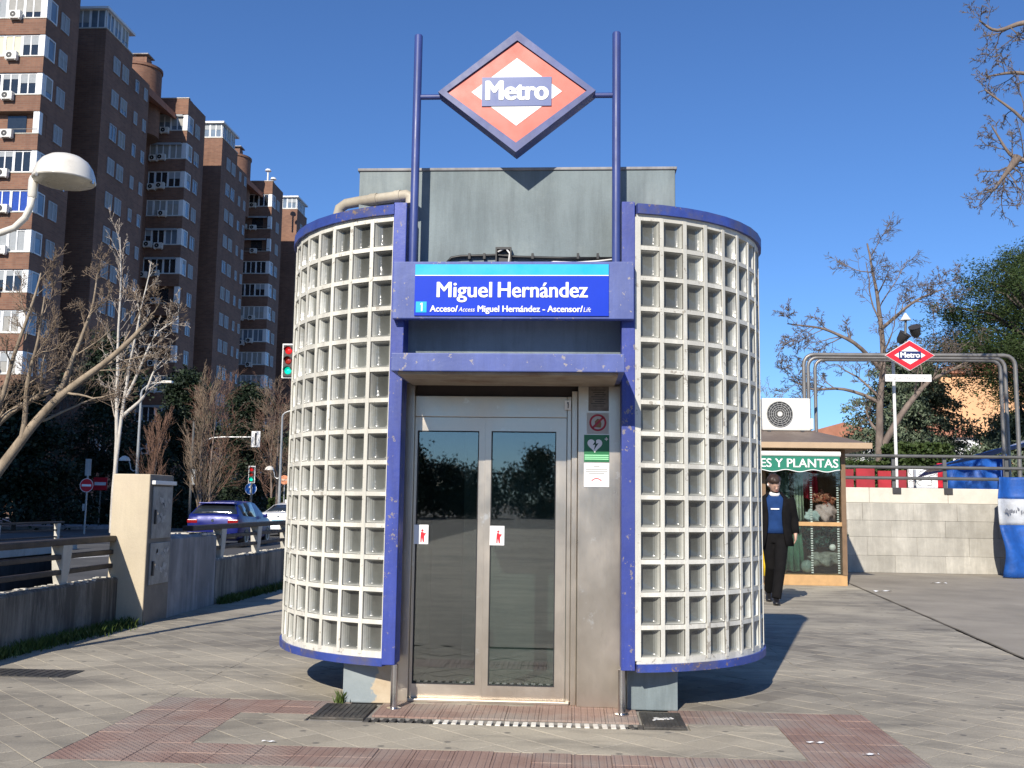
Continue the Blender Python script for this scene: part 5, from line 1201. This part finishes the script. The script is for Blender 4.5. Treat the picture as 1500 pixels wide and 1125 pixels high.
MB().box(-.235, .235, -.078, -.0735, -.085, .085).build('name_band', K['navy'], f2); text('lettering', 'Metro', .17, K['letter'], f2, (0, -.0805, 0), bold=.007, width=.42)
n2 = thing('name_board', 'narrow white name board under the small metro diamond', 'sign', (7.67, 15.9, 4.03)); MB().box(-.49, .49, -.02, .02, 0, .155).build('panel', K['letter'], n2, bevel=.004)
text('lettering', 'Miguel Hernández', .10, mat('pale_grey_print', (.30, .30, .28), .7), n2, (0, -.0225, .078), width=.84)
mp_ = thing('camera_mast', 'white mast with two dark floodlights and a white cap above the small metro diamond', 'mast', (7.47, 16.25, 0))
MB().lathe([(.035, 0), (.035, 4.6)], 12).build('pole', K['white_paint'], mp_, smooth=.6)
b = MB(); b.tube([(0, 0, 4.55), (.1, 0, 4.75), (.27, 0, 4.9), (.30, 0, 5.45)], .028, 8); b.build('neck', K['pole_dark'], mp_); MB().lathe([(.12, 0), (.10, .03), (.015, .16)], 16, (.30, 0, 5.45)).build('cap', K['white_paint'], mp_, smooth=.5)
for dx, dz, a in ((-.02, -.15, .5), (.18, .0, -.35)):
    MB().lathe([(.06, 0), (.10, .06), (.13, .24), (.14, .25)], 14, (0, 0, -.25)).build('floodlight', K['dark_metal'], mp_, smooth=.6, loc=(.30+dx, -.02, 5.30+dz), rot=(.5, a, 0))
# ------------------------------------------------------------------ red hoarding, dark fence behind the railing
rf = thing('red_hoarding', 'row of red panels and posts behind the stair railing', 'hoarding', (8.3, 24, 0))
for k, (x0, x1) in enumerate(((0, .34), (.42, .95), (1.05, 1.42), (1.50, 1.86), (2.35, 2.68), (2.72, 2.98))): MB().box(x0, x1, -.03, .05, 0, 2.42+.05*math.sin(k*2)).build('panel', mat('dull_red_%d' % k, (.30+.05*(k % 3), .02, .03), .7, var=.25, vs=2), rf)
pb = thing('poster_board', 'white board with black scribbled drawing in a red frame behind the railing', 'board', (10.6, 23.9, 0)); MB().box(-.42, .42, -.03, .03, 1.2, 2.46).build('panel', K['letter'], pb)
MB().box(.425, .62, -.05, .04, 0, 2.62).build('red_post', K['red'], pb); MB().box(-.42, .42, -.02, .02, 0, 1.195).build('skirt', K['red'], pb)
b = MB(); rr = random.Random(5)
for q in range(9):
    x, z = rr.uniform(-.3, .3), rr.uniform(1.85, 2.38); a = rr.uniform(0, 6); pts = []
    for k in range(9): a += rr.uniform(-.9, 1.1); x = max(-.4, min(.4, x+.06*math.cos(a))); z = max(1.75, min(2.43, z+.05*math.sin(a))); pts.append((x, -.034, z))
    b.tube(pts, .008, 4)
b.build('scribble', K['black'], pb)
df = thing('slat_fence', 'dark grey slatted fence beneath the market stall', 'fence', (11.3, 23, 0))
for k in range(16): MB().box(k*.22, k*.22+.14, -.02, .02, 0, 1.98+.06*math.sin(k*3)).build('slat', K['pole_dark'], df)
MB().box(0, 3.5, .021, .05, 1.6, 1.7).build('rail', K['pole_dark'], df)
# ------------------------------------------------------------------ trees on the right
rg = np.random.RandomState(15); out = []
cfr = dict(seg=[7, 7, 6, 5, 4], wig=.17, trop=[.02, .03, .01, .0], kids=[9, 8, 7, 4, 0], ang=(30, 68), lr=.5, rr=.45, rmin=.010, max=4, start=.3)
limb(out, [(11.2, 30, 0), (11.2, 30, 2.0), (11.18, 30, 3.8), (11.35, 30, 5.74), (11.37, 30, 7.96), (11.24, 30, 9.2), (10.97, 30, 10.8)], .19, .03, cfr, rg, 0, 5.0)
limb(out, [(11.2, 30, 3.3), (12.23, 30, 5.02), (13.09, 30.2, 5.88), (13.93, 30.2, 6.25), (15.2, 30.3, 7.0)], .13, .025, cfr, rg, 0, 4.2)
limb(out, [(11.35, 30, 6.2), (10.3, 29.6, 7.1), (9.2, 29.4, 7.6), (7.9, 29.2, 7.7)], .09, .02, cfr, rg, 0, 3.8)
limb(out, [(11.37, 30, 7.6), (12.4, 29.6, 8.6), (13.4, 29.4, 9.0)], .07, .02, cfr, rg, 0, 3.2)
limb(out, [(11.3, 30, 5.0), (10.1, 30.3, 5.6), (9.0, 30.5, 5.5), (8.2, 30.5, 5.9)], .07, .02, cfr, rg, 0, 3.2)
plant_tree('bare_tree', 'bare spreading tree behind the small metro diamond', 'tree', (11.2, 30, 0), out, 1, (K['bark_mid'], K['twig_dark']))
def cedar(label, x, y, h, r, seed, tiers=11):
    rg = np.random.RandomState(seed); t = thing('cedar_tree', label, 'tree', (x, y, 0)); lines = [(np.array([(0, 0, 0), (.1, 0, h*.5), (0, 0, h)]), np.array([.26, .16, .03]))]; C_ = []
    for k in range(tiers):
        z = h*(.17+.8*k/tiers); R_ = r*(1-(k/tiers))**.75+.3; nb = int(7+rg.rand()*4)
        for j in range(nb):
            a = 6.283*j/nb+rg.rand(); L = R_*(.6+.5*rg.rand()); n = 7; P = [np.array([0, 0, z])]
            for q in range(1, n+1): u = q/n; P.append(np.array([L*u*math.cos(a), L*u*math.sin(a), z+L*(.14*u-.36*u*u)])+rg.normal(size=3)*.05)
            lines.append((np.array(P), np.linspace(.06, .01, n+1)))
            for q in range(2, n+1):
                for w in range(3): C_.append(P[q]+np.array([rg.normal()*.22, rg.normal()*.22, -.05-.1*rg.rand()]))
    put('trunk', tubes_mesh('trunk', lines, K['bark_dark'], 5), t); V, F_ = leaf_cloud(np.array(C_), 30, .15, .16, rg, .9, .7, 5); put('crown', np_mesh('crown', V, F_, K['cedar']), t); return t
cedar('grey-green cedar with drooping branches behind the bare tree', 14.2, 36, 8.6, 4.2, 1, 12); cedar('lower spreading cedar right of the small metro diamond', 17.4, 33, 5.6, 4.0, 2, 9)
def pine(label, x, y, h, r, seed):
    rg = np.random.RandomState(seed); t = thing('pine_tree', label, 'tree', (x, y, 0)); lines = [(np.array([(0, 0, 0), (.2, 0, h*.5), (.1, 0, h*.9)]), np.array([.26, .2, .05]))]; C_ = []
    for j in range(64):
        u = .50+.50*rg.rand(); a = rg.rand()*6.283; R_ = r*math.sqrt(max(.05, 1-((u-.72)/.30)**2))*(.55+.5*rg.rand()); q = np.array([R_*math.cos(a), R_*math.sin(a), u*h]); lines.append((np.array([(0.1, 0, u*h*.85), q*.5+np.array([0, 0, u*h*.47]), q]), np.array([.06, .04, .015])))
        for w in range(26): C_.append(q+rg.normal(size=3)*np.array([.45, .45, .26]))
    put('trunk', tubes_mesh('trunk', lines, K['bark_dark'], 6), t); V, F_ = leaf_cloud(np.array(C_), 40, .15, .12, rg, -.2, .9, 7); put('crown', np_mesh('crown', V, F_, K['pine']), t); return t
pine('dense green pine at the right edge behind the metro portal', 17.0, 31, 10.4, 2.7, 3); pine('second green pine partly cut off by the right edge', 20.6, 36, 12.0, 3.0, 4)
hedge('clipped green hedge block below the cedar behind the red panels', 11.1, 12.9, 28, 29.2, 0, 3.35, 5200, 'hedge', .11); hedge('long clipped hedge behind the flower stall roof', 7.4, 11.0, 28.6, 29.6, 0, 2.75, 5200, 'hedge', .11)
for k, (x, y, h, lab) in enumerate(((8.6, 42, 6.6, 'hazy bare tree above the air conditioner'), (9.8, 46, 5.6, 'thin bare tree between the air conditioner and the cedar'))):
    rg = np.random.RandomState(60+k); out = []; limb(out, [(x, y, 0), (x, y, h*.4), (x+.2, y, h)], .12, .02, dict(cfr, kids=[16, 7, 6, 0], max=3, trop=[.02, .05, .03, .0]), rg, 0, h*.7)
    plant_tree('bare_tree', lab, 'tree', (x, y, 0), out, 0, (K['bark_mid'], K['twig']))
# branches of a big tree reaching in at the upper right; its trunk stands out of frame
rg = np.random.RandomState(31); out = []
cfu = dict(seg=[7, 6, 5, 4], wig=.24, trop=[-.01, .03, .02, .0], kids=[11, 9, 7, 0], ang=(30, 75), lr=.40, rr=.42, rmin=.007, max=3, start=.25)
limb(out, [(13.2, 12.5, 0), (13.1, 12.5, 3), (12.9, 12.4, 6), (12.7, 12.2, 9), (12.6, 12, 11.5)], .30, .10, dict(cfu, max=0), rg, 0, 5)
for pts in ([(12.95, 12.3, 5.2), (10.88, 12, 6.0), (9.31, 12, 7.5), (8.63, 12, 8.42), (7.95, 12, 9.0)], [(12.8, 12.2, 7.6), (10.11, 12, 8.73), (8.68, 12, 9.35), (8.0, 12, 9.25)], [(12.7, 12.1, 9.4), (9.94, 12, 10.2), (8.72, 12, 10.33), (8.2, 12, 10.1), (7.9, 12, 10.35)], [(12.9, 12.3, 5.6), (10.0, 12, 6.8), (8.75, 12, 7.62), (8.35, 12, 7.7), (8.05, 12, 8.3)], [(8.5, 12, 7.7), (8.3, 12, 7.45), (8.05, 12, 7.1)]):
    limb(out, pts, .085, .014, cfu, rg, 0, 2.3)
plant_tree('bare_tree', 'bare branches reaching into the sky at the upper right', 'tree', (13.2, 12.5, 0), out, 0, (K['bark_mid'], K['twig_dark']))
# ------------------------------------------------------------------ houses far right
K['render_or'] = mat('sunlit_orange_render', (.74, .42, .22), .9, var=.05, vs=.4)
hb = thing('orange_building', 'large orange rendered building behind the pines', 'building', (33, 72, 0))
b = MB(); b.box(-4.6, 14, 0, 12, 0, 11.6); b.build('wall', K['render_or'], hb); b = MB(); b.prism([(-5, 11.6), (14.4, 11.6), (14.4, 11.9), (4, 14.2), (-5, 11.9)], lambda p: (p[0], -.4, p[1]), lambda p: (p[0], 12.4, p[1])); b.build('roof', K['roof_tile'], hb)
for k in range(3, 5):
    for z in (4.2, 7.6): w = MB().box(-2.4+3.2*k, -1.2+3.2*k, -.04, 0, z, z+1.5).build('window', K['win_white'], hb); MB().box(-2.3+3.2*k, -1.3+3.2*k, -.06, -.041, z+.1, z+1.4).build('pane', K['win_dark'], w)
for x, y, w, h, lab in ((22.0, 76, 5.0, 6.6, 'small orange house with a tiled roof left of the cedar'), (26.0, 70, 4.4, 6.6, 'white house glimpsed through the cedar')):
    t = thing('house', lab, 'house', (x, y, 0)); m = K['render_or'] if 'orange' in lab else K['win_white']
    MB().box(-w, w, 0, 6, 0, h).build('wall', m, t); b = MB(); b.prism([(-w-.3, h), (w+.3, h), (0, h+1.5)], lambda p: (p[0], -.3, p[1]), lambda p: (p[0], 6.3, p[1])); b.build('roof', K['roof_tile'], t)
    for k in range(3): o = MB().box(-w*.7+k*w*.6, -w*.7+k*w*.6+1.0, -.04, 0, h*.5, h*.5+1.3).build('window', K['win_white'] if m != K['win_white'] else K['blindg'], t); MB().box(-w*.7+k*w*.6+.1, -w*.7+k*w*.6+.9, -.06, -.041, h*.5+.1, h*.5+1.2).build('pane', K['win_dark'], o)
t = thing('street_lamp', 'small dark street lamp in front of the orange building', 'lamp', (27.2, 60, 0)); MB().lathe([(.07, 0), (.05, 6.6)], 8).build('pole', K['pole_dark'], t); MB().box(-.1, .8, -.12, .12, 6.6, 6.78).build('lantern', K['dark_metal'], t, bevel=.02)

# ================================================================== MAN WALKING PAST THE STALL
skin = mat('skin', (.62, .38, .28), .5, var=.08, vs=20, local=True)
man = thing('person', 'man in black jacket and blue sweatshirt walking with head bowed beside the glass blocks', 'person', (3.13, 7.58, 0), -.16)
def ell(c, rx, ry, n=16, ph=0): return [(c[0]+rx*math.cos(2*math.pi*k/n), c[1]+ry*math.sin(2*math.pi*k/n), c[2]) for k in range(n)]
def limbtube(b, pts, flat=1.0, n=12):
    """tapered limb through (x,y,z,r) joints"""
    P = []; R = []
    for (a, b_) in zip(pts, pts[1:]):
        for k in range(4): t = k/4; P.append([a[i]+(b_[i]-a[i])*t for i in range(3)]); R.append(a[3]+(b_[3]-a[3])*t)
    P.append(pts[-1][:3]); R.append(pts[-1][3]); b.tube(P, R, n)
def fused(name, b, m, vox, parent, smooth=6):
    me = b.mesh(name+'_src', m); o = bpy.data.objects.new(name, me); COL.objects.link(o)
    r = o.modifiers.new('r', 'REMESH'); r.mode = 'VOXEL'; r.voxel_size = vox
    s = o.modifiers.new('s', 'SMOOTH'); s.iterations = smooth; s.factor = .5
    dg = bpy.context.evaluated_depsgraph_get(); dg.update(); ev = bpy.data.meshes.new_from_object(o.evaluated_get(dg)); bpy.data.objects.remove(o)
    ev.name = name; ev.materials.clear(); ev.materials.append(m if not isinstance(m, list) else m[0]); ev.polygons.foreach_set('use_smooth', [True]*len(ev.polygons)); return put(name, ev, parent)
LEG = {1: [(.085, 0, .89, .085), (.055, -.15, .50, .058), (-.005, -.22, .11, .042)], -1: [(-.085, 0, .89, .085), (-.06, .03, .48, .058), (-.085, .30, .17, .042)]}
ARM = {1: [(.185, .0, 1.385, .055), (.245, .06, 1.13, .042), (.265, .0, .93, .032)], -1: [(-.185, .0, 1.385, .055), (-.245, .03, 1.13, .042), (-.23, -.09, .95, .032)]}
b = MB()
b.loft([ell((0, .01, z), rx, ry) for z, rx, ry in ((.84, .15, .10), (.95, .16, .11), (1.10, .145, .10), (1.25, .17, .115), (1.36, .17, .10), (1.42, .10, .07), (1.46, .058, .055))])
b.tube([(0, .01, 1.43), (0, -.02, 1.50), (0, -.045, 1.54)], [.058, .055, .056], 12)
hc = Vector((-.005, -.055, 1.595)); tilt = Matrix.Rotation(math.radians(34), 3, 'X') @ Matrix.Rotation(math.radians(18), 3, 'Z')
def hp_(x, y, z): v = tilt @ Vector((x, y, z)); return tuple(hc+v)
rings = []
for z, rx, fy, by in ((-.115, .028, -.075, .0), (-.10, .045, -.088, .03), (-.07, .058, -.094, .055), (-.03, .068, -.098, .085), (.02, .074, -.098, .098), (.06, .072, -.092, .098), (.09, .058, -.07, .08), (.108, .03, -.03, .045)):
    rings.append([hp_(rx*math.cos(a), (fy+by)/2+(by-fy)/2*math.sin(a), z) for a in [2*math.pi*k/16 for k in range(16)]])
b.loft(rings)
b.loft([[hp_(x*w, -.093-d, z) for x, z in ((-.008, -.01), (.008, -.01), (.012, -.04), (-.012, -.04))] for w, d in ((1.2, -.01), (.8, .02))])       # nose
for s in (-1, 1):
    limbtube(b, LEG[s]); limbtube(b, ARM[s])
    e = [hp_(s*.076, .0, z) for z in (-.04, 0, .025)]; b.tube(e, [.012, .016, .012], 8)                                                            # ears
    hx, hy, hz, _ = ARM[s][-1]
    b.loft([ell((hx, hy-.005, hz-.0), .026, .034, 10), ell((hx, hy-.012, hz-.05), .022, .042, 10), ell((hx, hy-.018, hz-.09), .018, .040, 10)])   # palm
    for k in range(4):
        fx_, fy_ = hx-.003*s, hy-.052+.022*k; L = (.058, .07, .074, .062)[k]
        b.tube([(fx_, fy_, hz-.075), (fx_-.006*s, fy_-.004, hz-.075-L*.5), (fx_-.02*s, fy_-.006, hz-.075-L)], [.0095, .009, .007], 7)
    b.tube([(hx, hy-.035, hz-.025), (hx-.006*s, hy-.062, hz-.06), (hx-.008*s, hy-.064, hz-.088)], [.011, .010, .008], 7)
body = fused('body', b, skin, .0085, man, 3)
hairm = mat('dark_brown_hair', (.040, .022, .015), .5, var=.5, vs=60, local=True)
b = MB(); rings = []
for z, rx, fy, by in ((-.045, .066, .015, .094), (.02, .079, -.01, .108), (.06, .080, -.101, .110), (.085, .074, -.104, .10), (.115, .052, -.075, .075), (.128, .02, -.03, .03)):
    rings.append([hp_((rx+.006)*math.cos(a)*(1+.07*math.sin(5*a+z*40)+.05*math.sin(11*a+z*90)), (fy+by)/2+(by-fy)/2*math.sin(a), z+.011*math.sin(7*a+1)+.006*math.sin(13*a)) for a in [2*math.pi*k/20 for k in range(20)]])
b.loft(rings); b.build('hair', hairm, man, smooth=True)
b = MB(); rings = []
for z, rx, fy, by in ((-.122, .028, -.085, -.02), (-.105, .049, -.096, -.0), (-.085, .059, -.0985, .005), (-.07, .062, -.0985, .01)):
    rings.append([hp_(rx*math.cos(a), (fy+by)/2+(by-fy)/2*math.sin(a), z) for a in [2*math.pi*k/16 for k in range(16)]])
b.loft(rings); b.build('beard', hairm, man, smooth=True)
b = MB()
for s in (-1, 1): b.loft([[hp_(s*.028+x*.014, -.101+.004*abs(x), .012+z*.006) for x, z in ((-1, 0), (0, .8), (1, 0), (0, -.6))], [hp_(s*.028+x*.010, -.104, .012+z*.004) for x, z in ((-1, 0), (0, .8), (1, 0), (0, -.6))]])
b.build('eyes', K['black'], man)
b = MB(); b.loft([[hp_(x*.024, -.101, -.062+z*.007) for x, z in ((-1, 0), (0, .7), (1, 0), (0, -1))], [hp_(x*.02, -.107, -.062+z*.005) for x, z in ((-1, 0), (0, .7), (1, 0), (0, -1))]]); b.build('mouth', mat('lips', (.36, .13, .11), .5), man)
MB().lathe([(.006, 0), (.012, .012), (.010, .03), (.004, .034)], 10, hp_(-.088, -.012, -.015)).build('earbud', K['letter'], man, smooth=True)
black = mat('black_cloth', (.008, .0075, .008), .95, spec=.15, var=.25, vs=12, bmp=.3, bs=26, local=True); bluec = mat('blue_sweatshirt', (.014, .045, .15), .95, spec=.2, var=.18, vs=10, bmp=.35, bs=22, local=True)
b = MB(); b.loft([ell((0, .01, z), rx, ry) for z, rx, ry in ((.80, .155, .115), (.90, .172, .125), (1.0, .168, .12), (1.03, .16, .115))])
for s in (-1, 1): L = LEG[s]; limbtube(b, [(L[0][0], L[0][1], L[0][2], .10), (L[1][0], L[1][1], L[1][2], .076), (L[2][0], L[2][1], L[2][2]-.03, .064)])
fused('trousers', b, black, .011, man, 4)
b = MB(); b.loft([ell((0, .005, z), rx, ry) for z, rx, ry in ((.93, .172, .128), (1.0, .165, .125), (1.12, .160, .122), (1.26, .180, .132), (1.36, .178, .115), (1.425, .115, .088), (1.455, .075, .072))]); b.build('sweatshirt', bluec, man, smooth=True)
MB().box(-.055, .055, -.135, -.124, 1.245, 1.262).build('chest_print', K['letter'], man)
b = MB(); b.loft([ell((0, -.008, z), rx, ry, 14) for z, rx, ry in ((1.425, .085, .08), (1.465, .07, .072), (1.48, .064, .066))]); b.build('shirt_collar', K['letter'], man, smooth=True)
# open jacket: shell with a gap in front, plus sleeves
b = MB(); rows = []
for z, rx, ry, gap in ((.76, .235, .17, 36), (.90, .22, .16, 31), (1.05, .205, .155, 27), (1.20, .215, .158, 25), (1.33, .215, .145, 30), (1.405, .165, .115, 44), (1.455, .105, .095, 52), (1.485, .098, .092, 60)):
    row = []
    for k in range(25):
        a = math.radians(-90+gap+(360-2*gap)*k/24); f = 1+.02*math.sin(k*2.3+z*14); row.append((rx*math.cos(a)*f, .01+ry*math.sin(a)*f, z))
    rows.append(row)
b.loft(rows, closed=False); jk = b.build('jacket', black, man, smooth=True); md = jk.modifiers.new('t', 'SOLIDIFY'); md.thickness = .018; md.offset = 0
for s in (-1, 1):
    b = MB(); A = ARM[s]; limbtube(b, [(A[0][0]-.01*s, A[0][1], A[0][2]+.01, .088), (A[0][0]+.015*s, A[0][1], A[0][2]-.08, .08), (A[1][0], A[1][1], A[1][2], .068), (A[2][0], A[2][1], A[2][2]+.0, .052)], n=14); b.build('sleeve', black, jk, smooth=True)
for s, (ax, ay, az, _) in ((1, LEG[1][2]), (-1, LEG[-1][2])):
    b = MB(); r = []
    for y, w, h, z0 in ((.075, .034, .085, .0), (.04, .042, .105, .0), (-.02, .042, .09, .0), (-.09, .050, .062, .0), (-.15, .046, .048, .004), (-.185, .026, .03, .012)):
        r.append([(ax+w*math.cos(t), ay+y, max(0, z0+h/2+h/2*math.sin(t))) for t in [2*math.pi*k/12 for k in range(12)]])
    b.loft(r); o = b.build('shoe', mat('black_shoe', (.014, .013, .014), .4) if s == 1 else bpy.data.materials['black_shoe'], man, smooth=True)
    if s == -1:
        for v in o.data.vertices: dy = v.co.y-(ay-.12); v.co.z += max(0, dy)*.32
